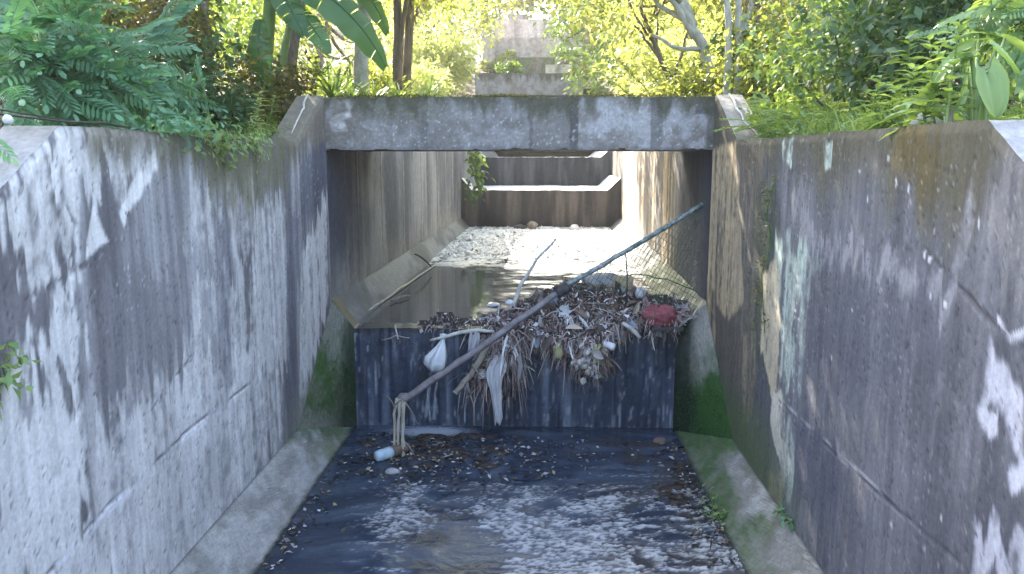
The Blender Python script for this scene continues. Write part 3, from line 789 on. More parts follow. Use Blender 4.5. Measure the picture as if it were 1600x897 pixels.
tz = np.interp(Yg, [-200, YW + .2, YW + .25, Y2 + .3, Y2 + .35, Y3 + .3, Y3 + .35, 33.0], [-.4, -.4, .7, .7, 1.7, 1.7, 2.6, 2.6])
Zg = np.where(tr & (Yg < 33.0), tz, Zg)
ground = link("ground", mesh("ground", np.stack([Xs, Yg, Zg], -1).reshape(-1, 3), grid_faces(len(xg), len(yg)), M_SOIL), kind="structure")

# ---- water and bed
def water_mat(name, deep, rough=0.06, b1=.25, b2=.12, s1=5.0, s2=26.0, stretch=(1, 1, 1)):
    m, nt, p = newmat(name); L = nt.links.new
    a = N(nt, "ShaderNodeAttribute", attribute_name="Col")
    L(a.outputs['Color'], p.inputs['Base Color'])
    mr = N(nt, "ShaderNodeMapRange"); L(a.outputs['Alpha'], mr.inputs[0]); mr.inputs[3].default_value = rough; mr.inputs[4].default_value = .75
    L(mr.outputs[0], p.inputs['Roughness'])
    p.inputs['IOR'].default_value = 1.33
    p.inputs['Specular IOR Level'].default_value = .5
    tc = N(nt, "ShaderNodeTexCoord"); mp = N(nt, "ShaderNodeMapping"); mp.inputs['Scale'].default_value = stretch
    L(tc.outputs['Object'], mp.inputs[0])
    n1 = N(nt, "ShaderNodeTexNoise", in_Scale=s1, in_Detail=3.0); L(mp.outputs[0], n1.inputs['Vector'])
    n2 = N(nt, "ShaderNodeTexNoise", in_Scale=s2, in_Detail=4.0); L(mp.outputs[0], n2.inputs['Vector'])
    q1 = N(nt, "ShaderNodeBump", in_Strength=b1, in_Distance=.05); L(n1.outputs[0], q1.inputs['Height'])
    q2 = N(nt, "ShaderNodeBump", in_Strength=b2, in_Distance=.02); L(n2.outputs[0], q2.inputs['Height']); L(q1.outputs[0], q2.inputs['Normal'])
    L(q2.outputs[0], p.inputs['Normal'])
    return m
def sheet(name, x0, x1, y0, y1, dx, zf, colf, mat, **kw):
    xs = np.arange(x0, x1 + dx, dx); ys = np.arange(y0, y1 + dx * .5, dx)
    X, Y = np.meshgrid(xs, ys, indexing='ij')
    c, al, dz = colf(X, Y)
    V = np.stack([X + shx(Y), Y, zf + dz], -1).reshape(-1, 3)
    return link(name, mesh(name, V, grid_faces(len(xs), len(ys)), mat, np.concatenate([c, al[..., None]], -1).reshape(-1, 4), smooth=True), **kw)
def low_water(X, Y):
    sw = fbm(X * .8, Y * .8, 801) * 1.6
    wx = X + sw; wy = Y + .5 * sw
    n = fbm(wx * 6, wy * 17, 802, 6, .68); cl = fbm(X * 1.3 + 5, Y * 1.5, 803); fine = fbm(X * 36, Y * 75, 804, 3)
    # scum gathers in the middle, lies thin by the weir
    zone = sstep(7.4, 6.3, Y + (cl - .5) * 1.4) * sstep(-1.7, -.9, X + .25 * (Y - 6)) * sstep(1.35, .7, X + (cl - .5))
    zone = zone * (.35 + .65 * sstep(.38, .58, cl)) + .12 - 1.1 * sstep(.50, .2, np.hypot(X + .60, (Y - 5.45) * .7))
    zone = zone + .55 * sstep(.45, .12, np.hypot((X - 1.25) * 1.0, (Y - 5.9) * .35) + (cl - .5) * .5) + .3 * sstep(.4, .1, np.hypot(X - 1.45, (Y - 5.4) * .6))
    rd = 1 - np.abs(2 * fbm(wx * 2.6, wy * 8.5, 811, 5, .55) - 1)
    f = sstep(.64, .84, rd * .50 + fine * .34 + n * .16 + (zone - .5) * .26) * np.clip(zone * 1.6, 0, 1)
    f = f * (.30 + .70 * sstep(.38, .56, fine)) * (.45 + .55 * sstep(.36, .55, fbm(X * 14, Y * 30, 812, 3)))
    c = np.zeros(X.shape + (3,)) + np.array((.030, .040, .062))  # blue of the reflected sky put into the water colour
    c = mixc(c, (.060, .078, .112), sstep(.40, .65, fbm(wx * 2.2, wy * 4, 805)))
    c = mixc(c, (.05, .042, .035), sstep(.5, .7, fbm(X * 3, Y * 3, 806)) * sstep(.2, .9, X) * .7)
    c = mixc(c, (.13, .13, .14), .55 * sstep(.46, .66, fbm(wx * 3, wy * 6, 809)) * np.clip(zone, 0, 1))
    c = mixc(c, (.52, .52, .53), f * (.35 + .75 * fine))
    fw = sstep(.55, .1, np.hypot((X + 1.15) * .9, (Y - 8.3) * 2.2) + (fine - .5) * .25)      # where the thin fall lands
    c = mixc(c, (.50, .53, .58), fw * .8)
    dz = f * .012 * (.4 + fine) + (fbm(wx * 5, wy * 9, 808) - .5) * .012
    return c, np.clip(f + fw * .6, 0, 1), dz
M_WATER = water_mat("drain_water", None, .04, .08, .14, 6.0, 30.0, (1, 1.7, 1))
sheet("water", WL - .05, WR + .05, -2.5, YW + .05, .0165, 0.0, low_water, M_WATER, kind="structure")
def up_water(X, Y):
    cl = fbm(X * 1.2, Y * 1.0, 821); fine = fbm(X * 24, Y * 30, 822, 3); n = fbm(X * 4, Y * 9, 823)
    c = np.zeros(X.shape + (3,)) + np.array((.062, .066, .072))
    c = mixc(c, (.09, .094, .098), sstep(.4, .65, cl))
    rif = sstep(12.4, 13.8, Y + (cl - .5) * 2.2 + .35 * X)
    f = sstep(.42, .56, n * .6 + fine * .4) * rif
    st = sstep(.52, .58, fbm(X * 1.6, Y * 7, 824)) * sstep(10.2, 11.4, Y) * sstep(-.9, .1, X)  # streaks of sun glitter, painted white on the water
    f = np.clip(f + st * .8, 0, 1)
    c = mixc(c, (.66, .65, .62), f)
    dz = f * (.03 * fine) + rif * .02 * n + sstep(14, 20.5, Y) * .03
    return c, f, dz
M_STILL = water_mat("still_water", None, .03, .05, .04, 3.0, 18.0)
sheet("upper_water", WL - .06, WR + .06, YW + .06, Y2 - .02, .04, ZC - .006, up_water, M_STILL, kind="structure")

# ================================================================== RUBBISH ON THE WEIR
rs = np.random.RandomState(11)
M_RUST = plain_mat("rusty_pipe", (0.13, 0.10, 0.095), (0.25, 0.235, 0.245), 9, 0.7, stretch=(1, 1, 1), bump=0.4)
M_GALV = plain_mat("highlighted_green_pipe", (0.022, 0.05, 0.042), (0.34, 0.37, 0.355), 22, 0.35, bump=0.3)  # dark green rail, its pale highlights put into the colour
M_GREENWIRE = plain_mat("green_wire", (0.025, 0.085, 0.055), (0.05, 0.14, 0.09), 9, 0.5)
M_STRAW = island_mat("dead_straw", [(0, (.14, .10, .085)), (.14, (.26, .19, .17)), (.34, (.35, .27, .255)), (.52, (.21, .125, .12)), (.62, (.43, .36, .33)), (.8, (.07, .053, .048)), (.87, (.54, .48, .44)), (.94, (.70, .68, .68))])
M_FLAKE = island_mat("litter", [(0, (.10, .075, .06)), (.3, (.22, .17, .15)), (.5, (.33, .29, .28)), (.64, (.48, .48, .52)), (.76, (.06, .05, .05)), (.86, (.66, .66, .68)), (.95, (.38, .36, .18))], rough=.6)
M_MUCK = plain_mat("wet_muck", (0.018, 0.013, 0.011), (0.075, 0.055, 0.045), 26, 0.55, bump=0.9, dist=0.03)
M_WOOD = plain_mat("driftwood", (0.17, 0.135, 0.10), (0.36, 0.31, 0.26), 10, 0.9, stretch=(1, 1, .2), bump=0.5)
M_PALEWOOD = plain_mat("bleached_stick", (0.36, 0.33, 0.29), (0.62, 0.58, 0.53), 12, 0.9, bump=0.4)
M_DARKWOOD = plain_mat("sodden_board", (0.03, 0.027, 0.026), (0.085, 0.08, 0.08), 14, 0.6, bump=0.5)
M_BAG = plain_mat("white_plastic", (0.50, 0.50, 0.52), (0.68, 0.67, 0.66), 7, 0.45, bump=0.6, dist=0.02)
M_RAG = plain_mat("dirty_white_rag", (0.36, 0.34, 0.35), (0.62, 0.60, 0.60), 9, 0.9, stretch=(1, 1, .4), bump=0.6, dist=0.015)
M_RED = plain_mat("red_cloth", (0.17, 0.045, 0.05), (0.33, 0.11, 0.115), 11, 0.85, bump=0.8, dist=0.02)
M_YEL = plain_mat("dull_yellow_plastic", (0.30, 0.28, 0.12), (0.48, 0.45, 0.24), 11, 0.6, bump=0.6, dist=0.02)
M_BLUEWHITE = plain_mat("pale_bottle", (0.30, 0.40, 0.46), (0.50, 0.58, 0.62), 14, 0.3, bump=0.2)
M_BROWNPL = plain_mat("brown_bottle_end", (0.10, 0.065, 0.05), (0.2, 0.14, 0.11), 12, 0.6)
M_STONE = plain_mat("grey_stone", (0.24, 0.23, 0.22), (0.46, 0.45, 0.44), 8, 0.9, bump=0.6, dist=0.01)
M_REED = plain_mat("dry_reed", (0.24, 0.21, 0.15), (0.46, 0.41, 0.33), 12, 0.85, stretch=(1, 1, .15))
M_CABLE = plain_mat("black_cable", (0.018, 0.018, 0.018), (0.04, 0.04, 0.04), 10, 0.5)

# ---- the fallen fence: a bent post, the rail and its wire mesh
A = at_y(630, 625, 7.70); B = at_y(876, 454, 8.26); C_ = at_y(1098, 319, 8.64)
fence = empty("fallen_fence", tuple(A), "fallen fence with rusty post and green wire mesh leaning across the weir", "fence")
fo = np.array(A)
def fpart(name, VF, mat, smooth=True):
    V, F = VF
    return link(name, mesh(name, V - fo, F, mat, smooth=smooth), fence)
fpart("post", tube(bend(A, B + (B - A) * .01, 16, (0, 0, -.012), .004, 4), [.048, .046, .045, .043], 8, squash=.8), M_RUST)
fpart("bracket", tube([A + (-.055, 0, -.05), A + (.0, 0, .02), A + (.05, -.01, .035)], [.05, .065, .045], 7, wob=.3, seed=3), M_RUST)
fpart("top_rail", tube(bend(B + (-.03, .01, 0), C_, 14, (0, 0, -.015),   .003, 5), .027, 8), M_GALV)
fpart("clamp", tube([B - (B - A) * .03, B + (C_ - B) * .05], .066, 8), M_DARKWOOD)
du = C_ - B; rail_len = np.linalg.norm(du)
def mesh_drop(s):            # hanging length below the rail at s in 0..1
    top = B + du * s
    return max(0.0, top[2] - 1.30) * (0.35 + .65 * min(1, s * 1.15))
wb = MB(); cell = .085
for sgn in (-1, 1):
    for k in range(-22, 44):
        run = []
        for i in range(0, 90):
            t = i * .02
            s = (k * cell + sgn * t) / rail_len
            ok = 0.02 < s < .985 and t <= mesh_drop(s)
            if ok:
                p = B + du * s + np.array([0, 0, -t])
                p[1] += .03 * math.sin(7 * s + 2 * t) - .05 * t + .012 * sgn * math.sin(t / cell * math.pi)
                run.append(p)
            if (not ok or i == 89) and run:
                if len(run) > 2: wb.add(*tube(run[::2] + ([run[-1]] if len(run) % 2 == 0 else []), .0026, 3, cap=False))
                run = []
wb.build("wire_mesh", M_GREENWIRE, fence, fo, kind="stuff")
fpart("tie_wire", tube(bend(B + du * .45 + (0, 0, -.02), B + du * .46 + (0, 0, -.60), 6, (.02, 0, 0)), .007, 4), M_DARKWOOD)
fpart("lower_wire", tube(bend(B + du * .47 + (0, -.02, -.28), B + du * .98 + (0, 0, -.95), 12, (0, -.05, .06), .008, 8), .006, 4), M_GREENWIRE)

# ---- the heap
def pyz(pts, y): return [(float(at_y(u, v, y)[0]), float(at_y(u, v, y)[2])) for u, v in pts]
HEAPS = [pyz([(800, 490), (836, 470), (880, 452), (940, 458), (1000, 462), (1050, 468), (1086, 478), (1082, 505), (1062, 520), (1005, 520), (968, 528), (955, 560), (948, 586), (922, 592), (890, 578), (862, 556), (830, 540), (812, 520)], 8.38),
         pyz([(742, 520), (770, 500), (800, 488), (826, 500), (830, 530), (818, 575), (800, 596), (770, 604), (742, 598), (722, 600), (748, 556), (765, 536)], 8.38),
         pyz([(640, 510), (670, 500), (690, 494), (740, 500), (800, 488), (800, 503), (760, 516), (700, 516), (660, 516)], 8.40)]
BUL = [.36, .22, .06]
heap = empty("rubbish_heap", (.4, 8.4, 1.2), "tangled heap of dead straw and litter hanging over the weir crest", "rubbish heap")
ho = np.array((.4, 8.4, 1.2))
lump = MB(); roots = []
for (pl, bul) in zip(HEAPS, BUL):
    pa = np.array(pl); x0, z0 = pa.min(0) - .05; x1, z1 = pa.max(0) + .05
    n, m = int((x1 - x0) / .022), int((z1 - z0) / .022)
    X, Z = np.meshgrid(np.linspace(x0, x1, n), np.linspace(z0, z1, m), indexing='ij')
    sd = poly_sd(X, Z, pl) + (fbm(X * 9, Z * 9, 31) - .5) * .12
    b = bul * sstep(-.01, .22, sd) * (.75 + .5 * fbm(X * 5, Z * 5, 33)) + (fbm(X * 16, Z * 16, 32) - .5) * .07
    Yf = np.where(Z < ZC, YW - .02 - b, YW - .02 - b + (Z - ZC) * 1.1)
    F = grid_faces(n, m); ok = (sd.ravel()[F] > -.005).all(1)
    used, inv = np.unique(F[ok], return_inverse=True)
    lump.add(np.stack([X, Yf, Z], -1).reshape(-1, 3)[used], inv.reshape(-1, 4))
    cand = np.argwhere(sd > .01)
    roots.append(np.stack([X, Yf, Z], -1)[cand[:, 0], cand[:, 1]])
# what lies behind the crest, up to the still water
yy, xx = np.meshgrid(np.linspace(YW - .1, YW + .75, 26), np.linspace(-.95, 1.62, 90), indexing='ij')
hh = ZC - .03 + .20 * sstep(.0, .5, xx) * sstep(.8, .25, yy - YW + .3 * (fbm(xx * 4, yy * 4, 41) - .5)) + .06 * fbm(xx * 12, yy * 12, 42) * sstep(-.9, .1, xx)
lump.add(np.stack([xx, yy, hh], -1).reshape(-1, 3), grid_faces(26, 90))
rr = np.stack([xx, yy, hh], -1).reshape(-1, 3); rr = rr[(rr[:, 2] > ZC + .03) & ((rr[:, 0] > .0) | (rs.rand(len(rr)) < .35))]
lump.build("muck", M_MUCK, heap, ho, smooth=True)
V_, F_ = [], []; nv = 0
def ribbons(P, D, Ln, Wd, sag):
    """drooping strips from many roots"""
    global nv
    k = 5; t = np.linspace(0, 1, k)
    side = norm(np.cross(D, rs.normal(0, 1, D.shape) + np.array([0, -1.2, 0])))
    for i in range(len(P)):
        c = P[i] + D[i] * Ln[i] * t[:, None] + np.array([0, -.02, -1]) * sag[i] * Ln[i] * (t ** 2)[:, None] + side[i] * (rs.normal(0, .05) * Ln[i] * np.sin(t * 3))[:, None]
        w = Wd[i] * (1 - .75 * t ** 2)[:, None]
        V_.append(c - side[i] * w); V_.append(c + side[i] * w)
        F_.extend([[nv + j, nv + j + 1, nv + k + j + 1, nv + k + j] for j in range(k - 1)]); nv += 2 * k
for h, cnt in zip(range(3), (5200, 1500, 260)):
    r = roots[h][rs.randint(0, len(roots[h]), cnt)] + rs.normal(0, .012, (cnt, 3))
    D = norm(np.stack([rs.normal(0, .55, cnt), -np.abs(rs.normal(.45, .3, cnt)), rs.normal(-.25, .6, cnt)], -1))
    ln = rs.gamma(2.4, .025, cnt) * (.95, 2.0, 1.0)[h]
    ribbons(r, D, np.clip(ln, .03, .30), rs.gamma(2, .0028, cnt) + .0015, rs.uniform(.2, 1.3, cnt))
r = rr[rs.randint(0, len(rr), 3200)]; D = norm(rs.normal(0, 1, (3200, 3)) * (1, 1, .45) + (0, 0, .25))
ribbons(r, D, np.clip(rs.gamma(2.2, .05, 3200), .03, .3), rs.gamma(2, .0028, 3200) + .0015, rs.uniform(0, .7, 3200))
link("straw", mesh("straw", np.vstack(V_) - ho, np.array(F_), M_STRAW), heap, kind="stuff")
allr = np.vstack([roots[0][rs.randint(0, len(roots[0]), 420)], roots[1][rs.randint(0, len(roots[1]), 130)], roots[2][rs.randint(0, len(roots[2]), 60)], rr[rs.randint(0, len(rr), 150)]])
n_ = len(allr)
V, F = stamp(LEAF4_V, LEAF4_F, allr + rs.normal(0, .02, (n_, 3)) + (0, -.02, .015), rs.normal(0, 1, (n_, 3)), rs.normal(0, .7, (n_, 3)) + (0, -1, .6), rs.gamma(1.2, .030, n_) + .010, rs.gamma(1.2, .020, n_) + .008)
link("flakes", mesh("flakes", V - ho, F, M_FLAKE), heap, kind="stuff")
# stronger twigs that can be picked apart
for i in range(95):
    h = 0 if rs.rand() < .6 else (1 if rs.rand() < .7 else 2)
    p = roots[h][rs.randint(len(roots[h]))] + (0, -.03, 0)
    d = norm(np.array([rs.normal(0, .8), -.25, rs.normal(-.2, .7)])); l = rs.uniform(.10, .30) + .35 * rs.rand() ** 4
    V, F = tube(bend(p - d * l * .4, p + d * l * .6, 5, rs.normal(0, .02, 3), .006, i), [rs.uniform(.004, .011), .003], 5)
    link("twig", mesh("twig", V - ho, F, (M_WOOD, M_PALEWOOD, M_DARKWOOD)[i % 3], smooth=True), heap)

def single(name, VF, mat, label, cat, group=None, smooth=True):
    V, F = VF
    o = np.array(V).mean(0); o[2] = np.array(V)[:, 2].min()
    ob = link(name, mesh(name, np.array(V) - o, F, mat, smooth=smooth), None, tuple(o))
    return tag(ob, label, cat, group)
def blob(c, r, seed, sx=1, sy=1, sz=1, n=14, rough=.35):
    th = np.linspace(0, math.pi, n); ph = np.linspace(0, 2 * math.pi, n * 2 + 1)[:-1]
    T, P = np.meshgrid(th, ph, indexing='ij')
    q = 1 + (fbm(T * 2.2 + seed, np.cos(P) * 1.6 + np.sin(P) * 2.1 + seed * 3, seed) - .5) * 2 * rough
    V = np.stack([np.sin(T) * np.cos(P) * sx, np.sin(T) * np.sin(P) * sy, np.cos(T) * sz], -1) * (r * q)[..., None] + np.array(c)
    m = n * 2; F = []
    for i in range(n - 1):
        for j in range(m):
            F.append([i * m + j, (i + 1) * m + j, (i + 1) * m + (j + 1) % m, i * m + (j + 1) % m])
    return V.reshape(-1, 3), F
# the hanging white bag
def lathe(axis, rad, sides=16, flute=.0, seed=0):
    V, F = tube(axis, 1.0, sides)
    V = V.reshape(len(axis), sides, 3); ax = np.array(axis)[:, None, :]
    k = np.arange(sides) / sides * 2 * math.pi
    rr_ = np.array(rad)[:, None] * (1 + flute * np.sin(k * 5 + seed)[None, :] + flute * .6 * np.sin(k * 3 + 2)[None, :])
    return (ax + (V - ax) * rr_[..., None]).reshape(-1, 3), F
bp = [at_y(693, 522, 8.36), at_y(692, 532, 8.33), at_y(690, 542, 8.30), at_y(687, 553, 8.28), at_y(682, 564, 8.27), at_y(679, 573, 8.27), at_y(677, 579, 8.28)]
single("plastic_bag", lathe(bp, [.035, .022, .05, .085, .115, .105, .05], 22, .17), M_BAG, "milky white plastic bag hanging full below the crest, above the rusty post", "plastic bag")
# hanging rag
def rag_mesh(path, widths, seed, folds=3, depth=.03):
    m = 15; n = len(path); P = np.array(path)
    s = np.linspace(-1, 1, m); V = np.zeros((n, m, 3))
    for i in range(n):
        V[i, :, 0] = P[i, 0] + s * widths[i]; V[i, :, 1] = P[i, 1] + depth * np.sin(s * folds * 2.6 + i * .35 + seed) * (.5 + .5 * (1 - i / n)); V[i, :, 2] = P[i, 2] + .02 * np.sin(s * 4 + i)
    return V.reshape(-1, 3), grid_faces(n, m)
pth = [at_y(u, v, 8.10) for u, v in ((781, 556), (779, 566), (775, 578), (773, 592), (774, 606), (776, 620), (777, 634), (779, 648), (777, 662))]
single("white_rag", rag_mesh(pth, [.04, .09, .105, .085, .065, .06, .05, .045, .03], 1), M_RAG, "long torn white rag dangling down the weir face, browner at its tip", "rag")
pth = [at_y(u, v, 8.12) for u, v in ((812, 556), (813, 568), (812, 580), (810, 592))]
single("white_strip", rag_mesh(pth, [.02, .022, .018, .012], 4), M_RAG, "short white strip hanging right beside the long torn rag", "rag")
pth = [at_y(u, v, 8.26) for u, v in ((742, 520), (741, 530), (738, 542), (735, 550))]
single("pale_scrap", rag_mesh(pth, [.05, .06, .045, .03], 7), M_RAG, "small pale scrap caught just right of the milky bag", "scrap")
# red cloth
c = at_y(1028, 494, 8.36)
single("red_cloth", blob(c, .155, 5, 1.18, .6, .78, 18, .5), M_RED, "crumpled red cloth on top of the heap near the dark wall", "cloth")
single("sodden_board", box(at_y(1040, 512, 8.36) , (.34, .16, .045), .1), M_DARKWOOD, "dark sodden board lying beneath the red cloth", "board", smooth=False)
# dead palm leaf pieces and flat leaves that show singly
DL = []
for k in range(3):
    n, m = 6, 4; t = np.linspace(0, 1, n); w = (.35, .5, .22)[k] * np.sin(np.pi * np.clip(t * .92 + .06, 0, 1))
    s_ = np.linspace(-1, 1, m)
    DL.append(mesh("dead_leaf", np.stack([s_[None, :] * w[:, None] * .5, np.repeat(t[:, None], m, 1), .12 * np.sin(t * 4 + k)[:, None] + .25 * np.abs(s_)[None, :] * w[:, None]], -1).reshape(-1, 3), grid_faces(n, m), None, smooth=True))
DLM = [plain_mat("dead_leaf_%s" % nm, c1, c2, 8, .8) for nm, c1, c2 in (("brown", (.13, .085, .06), (.25, .175, .13)), ("grey", (.24, .21, .2), (.38, .34, .32)), ("dark", (.05, .04, .035), (.11, .085, .07)), ("tan", (.36, .29, .22), (.5, .42, .34)))]
DLV = []
for m_ in DLM:
    for d_ in DL:
        q_ = d_.copy(); q_.materials.clear(); q_.materials.append(m_); DLV.append(q_)
for i in range(150):
    h = (0, 0, 0, 1, 3, 3)[i % 6]
    p_ = (rr[rs.randint(len(rr))] + (0, 0, .03)) if h == 3 else roots[h][rs.randint(len(roots[h]))] + (0, -.035, 0)
    d_ = Vector(norm(rs.normal(0, 1, 3) * (1, .4, .6) + (0, -.2, -.35))); n_v = Vector(rs.normal(0, .6, 3) + (0, -.8, .7))
    b_ = d_.cross(n_v).normalized(); n_v = b_.cross(d_)
    o_ = link("dead_leaf", DLV[rs.randint(12)], heap, tuple(p_ - ho)); o_.rotation_euler = Matrix((b_, d_, n_v)).transposed().to_euler()
    s0 = rs.uniform(.06, .19); o_.scale = (s0, s0, s0)
# torn plastic caught in the heap
SCM = [plain_mat("scrap_%s" % nm, c1, c2, 6, .5, bump=.7, dist=.02) for nm, c1, c2 in (("white", (.42, .41, .41), (.66, .65, .64)), ("blue", (.16, .2, .28), (.36, .41, .48)), ("pink", (.30, .17, .17), (.48, .32, .31)), ("brown", (.14, .10, .08), (.27, .2, .17)))]
for i in range(26):
    n = 9; a_, b_ = np.meshgrid(np.linspace(-1, 1, n), np.linspace(-1, 1, n), indexing='ij')
    sx_, sz_ = rs.uniform(.03, .10), rs.uniform(.04, .15)
    e_ = 1 - .5 * fbm(a_ * 2 + i, b_ * 2, 700 + i)
    V = np.stack([a_ * sx_ * e_, .55 * sx_ * (fbm(a_ * 2.2 + 3 * i, b_ * 2.2, 720 + i) - .5) * 2.4, b_ * sz_ * e_], -1).reshape(-1, 3)
    p_ = (roots[0][rs.randint(len(roots[0]))] if i % 4 else roots[1][rs.randint(len(roots[1]))]) + (0, -.05, 0)
    o_ = link("plastic_scrap", mesh("plastic_scrap", V, grid_faces(n, n), SCM[(0, 3, 2, 0, 3, 1)[i % 6]], smooth=True), heap, tuple(p_ - ho)); o_.rotation_euler = (rs.normal(0, .5), rs.normal(0, .8), rs.normal(0, .6))
single("grey_stick", tube(bend(at_y(972, 505, 8.2), at_y(1000, 528, 8.2), 6, (0, 0, .02)), [.02, .026, .02], 7), M_PALEWOOD, "thick grey stick pointing downward from the heap, left of the red cloth", "stick")
single("plastic_cup", lathe([at_y(943, 537, 8.10), at_y(950, 539, 8.09), at_y(957, 542, 8.08), at_y(960, 543, 8.08)], [.030, .036, .042, .036], 14), M_BAG, "small white plastic cup sticking out of the heap's lower right side", "cup")
single("yellow_packet", blob(at_y(934, 552, 8.08), .075, 15, .7, .4, 1.35, 12, .5), M_YEL, "dull yellow crumpled packet below the white cup", "packet")
single("olive_packet", blob(at_y(872, 546, 8.12), .068, 19, .8, .4, 1.3, 12, .5), M_YEL, "olive crumpled packet at the heap's lower left bulge", "packet")
cl = empty("shell_clump", tuple(at_y(913, 565, 8.06)), "clump of pale husks at the lowest tip of the heap", "husks")
co = at_y(913, 565, 8.06)
for i in range(34):
    q = co + np.array([rs.normal(0, .075), rs.normal(-.02, .03), rs.normal(-.02, .075)])
    V, F = blob(q - co, rs.uniform(.016, .038), i + 60, 1, .7, 1.1, 6, .3)
    link("husk", mesh("husk", V, F, (M_PALEWOOD, M_STONE, M_WOOD)[i % 3], smooth=True), cl)
single("foam_block", blob(at_y(940, 440, 9.3), .16, 23, 1.5, .7, .62, 14, .3), M_STONE, "pale grey lump of foam resting behind the heap under the rail", "foam block")
single("tan_slab", box(at_y(974, 452, 9.0), (.20, .12, .30), .2), plain_mat("tan_card", (0.40, 0.30, 0.17), (0.62, 0.48, 0.30), 8, 0.9), "upright tan slab of card standing behind the heap", "card", smooth=False)
single("white_sack", blob(at_y(1001, 458, 8.7), .062, 29, .95, .7, 1.05, 12, .3), M_BAG, "small pointed white sack on top of the heap right of the tan card", "sack")
single("white_wrapper", blob(at_y(797, 473, 8.75), .048, 31, 1.1, .7, .7, 10, .4), M_BAG, "white crumpled wrapper at the foot of the slender stick", "wrapper")
single("floating_wrapper", blob(at_z(771, 476, ZC + .015), .075, 33, 1.0, .9, .35, 10, .4), M_BAG, "round whitish wrapper floating on the still water behind the heap", "wrapper")
single("dark_bottle", lathe([at_y(793, 578, 8.3), at_y(792, 590, 8.28), at_y(790, 604, 8.27), at_y(789, 618, 8.27), at_y(789, 625, 8.27)], [.04, .07, .08, .07, .03], 12), M_DARKWOOD, "black bundle hanging just right of the long torn rag", "bundle")
# sticks
single("slender_stick", tube(bend(at_y(802, 476, 8.72), at_y(868, 374, 9.35), 12, (-.05, 0, .03), .006, 61), [.024, .020, .013], 7), M_PALEWOOD, "slender bleached stick leaning up out of the still water", "stick")
bo = at_y(712, 613, 7.98)
br = empty("broken_branch", tuple(bo), "broken branch with pale cut end poking down in front of the weir", "branch")
V, F = tube(bend(bo, at_y(765, 535, 8.34), 10, (.03, 0, 0), .008, 62), [.034, .03, .034, .04, .03], 8, wob=.15, seed=2)
link("limb", mesh("limb", V - bo, F, M_WOOD, smooth=True), br)
V, F = tube([bo + norm(bo - at_y(765, 535, 8.34)) * .012, bo + norm(bo - at_y(765, 535, 8.34)) * -.005], .03, 9)
link("cut_end", mesh("cut_end", V - bo, F, M_PALEWOOD), br)
V, F = tube(bend(at_y(738, 570, 8.12), at_y(752, 590, 8.02), 5), [.014, .006], 6)
link("side_twig", mesh("side_twig", V - bo, F, M_WOOD, smooth=True), br)
single("crooked_stick", tube(bend(at_y(672, 532, 8.33), at_y(772, 518, 8.33), 9, (0, -.03, .05), .008, 63), [.012, .02, .024, .016], 7), M_PALEWOOD, "crooked pale stick lying along the crest over the milky bag", "stick")
single("thin_stick", tube(bend(at_y(596, 532, 8.4), at_y(640, 528, 8.42), 7, (0, 0, .03), .005, 64), [.007, .010, .006], 6), M_WOOD, "thin stick lying on the dark crest at the far left of the heap", "stick")
single("short_stub", tube(bend(at_y(617, 508, 8.42), at_y(622, 530, 8.4), 4), [.010, .008], 6), M_PALEWOOD, "short upright pale stub on the dark left end of the crest", "stick")
single("wall_stick", tube(bend(at_y(1055, 518, 8.35), at_y(1098, 470, 8.42), 8, (0, 0, -.02), .008, 65), [.014, .012, .008], 6), M_PALEWOOD, "stick propped against the dark wall right of the red cloth", "stick")
single("wall_twig", tube(bend(at_y(1060, 515, 8.30), at_y(1086, 472, 8.40), 8, (.03, 0, 0), .012, 66), [.010, .007, .004], 6), M_WOOD, "brown twig rising beside the stick propped on the dark wall", "twig")

# ---- reeds hanging from the end of the post
ro = at_z(624, 716, 0.0)
reeds = empty("reed_bundle", tuple(ro), "bundle of dry reeds hanging from the lower end of the post into the pool", "reeds")
for i, (ut, ub) in enumerate(((620, 614), (624, 620), (627, 626), (632, 630), (629, 634), (622, 624))):
    V, F = tube(bend(at_y(ut, 622 + 2 * i, 7.62), at_y(ub, 716 + (i * 5) % 9, 7.55 + .02 * (i % 3)), 9, (rs.normal(0, .012), 0, 0), .006, 70 + i), [.016, .014, .013], 6)
    link("reed", mesh("reed", V - ro, F, (M_REED, M_WOOD)[i % 3 == 2], smooth=True), reeds)
for i, (a, b) in enumerate((((634, 630), (652, 662)), ((618, 640), (604, 618)), ((632, 690), (650, 716)), ((618, 632), (640, 622)))):
    V, F = tube(bend(at_y(*a, 7.60), at_y(*b, 7.56), 5, (0, 0, .02)), [.008, .004], 5)
    link("loose_strand", mesh("loose_strand", V - ro, F, M_WOOD, smooth=True), reeds)
# ---- bottle
b0 = at_z(586, 714, .05); b1 = at_z(612, 706, .06); b2 = at_z(640, 697, .07)
bt = empty("bottle", (b0[0], b0[1], 0), "pale blue bottle lying in the pool at the foot of the hanging reeds", "bottle")
bo = np.array((b0[0], b0[1], 0))
ax = [b0 + (b1 - b0) * t for t in (0, .06, .35, .6, .75, 1.0)]
V, F = lathe(ax, [.03, .052, .060, .055, .060, .058], 14); link("body", mesh("body", V - bo, F, M_BLUEWHITE, smooth=True), bt)
ax = [b1 + (b2 - b1) * t for t in (0, .3, .7, 1.0)]
V, F = lathe(ax, [.057, .060, .055, .03], 14); link("muddy_end", mesh("muddy_end", V - bo, F, M_BROWNPL, smooth=True), bt)

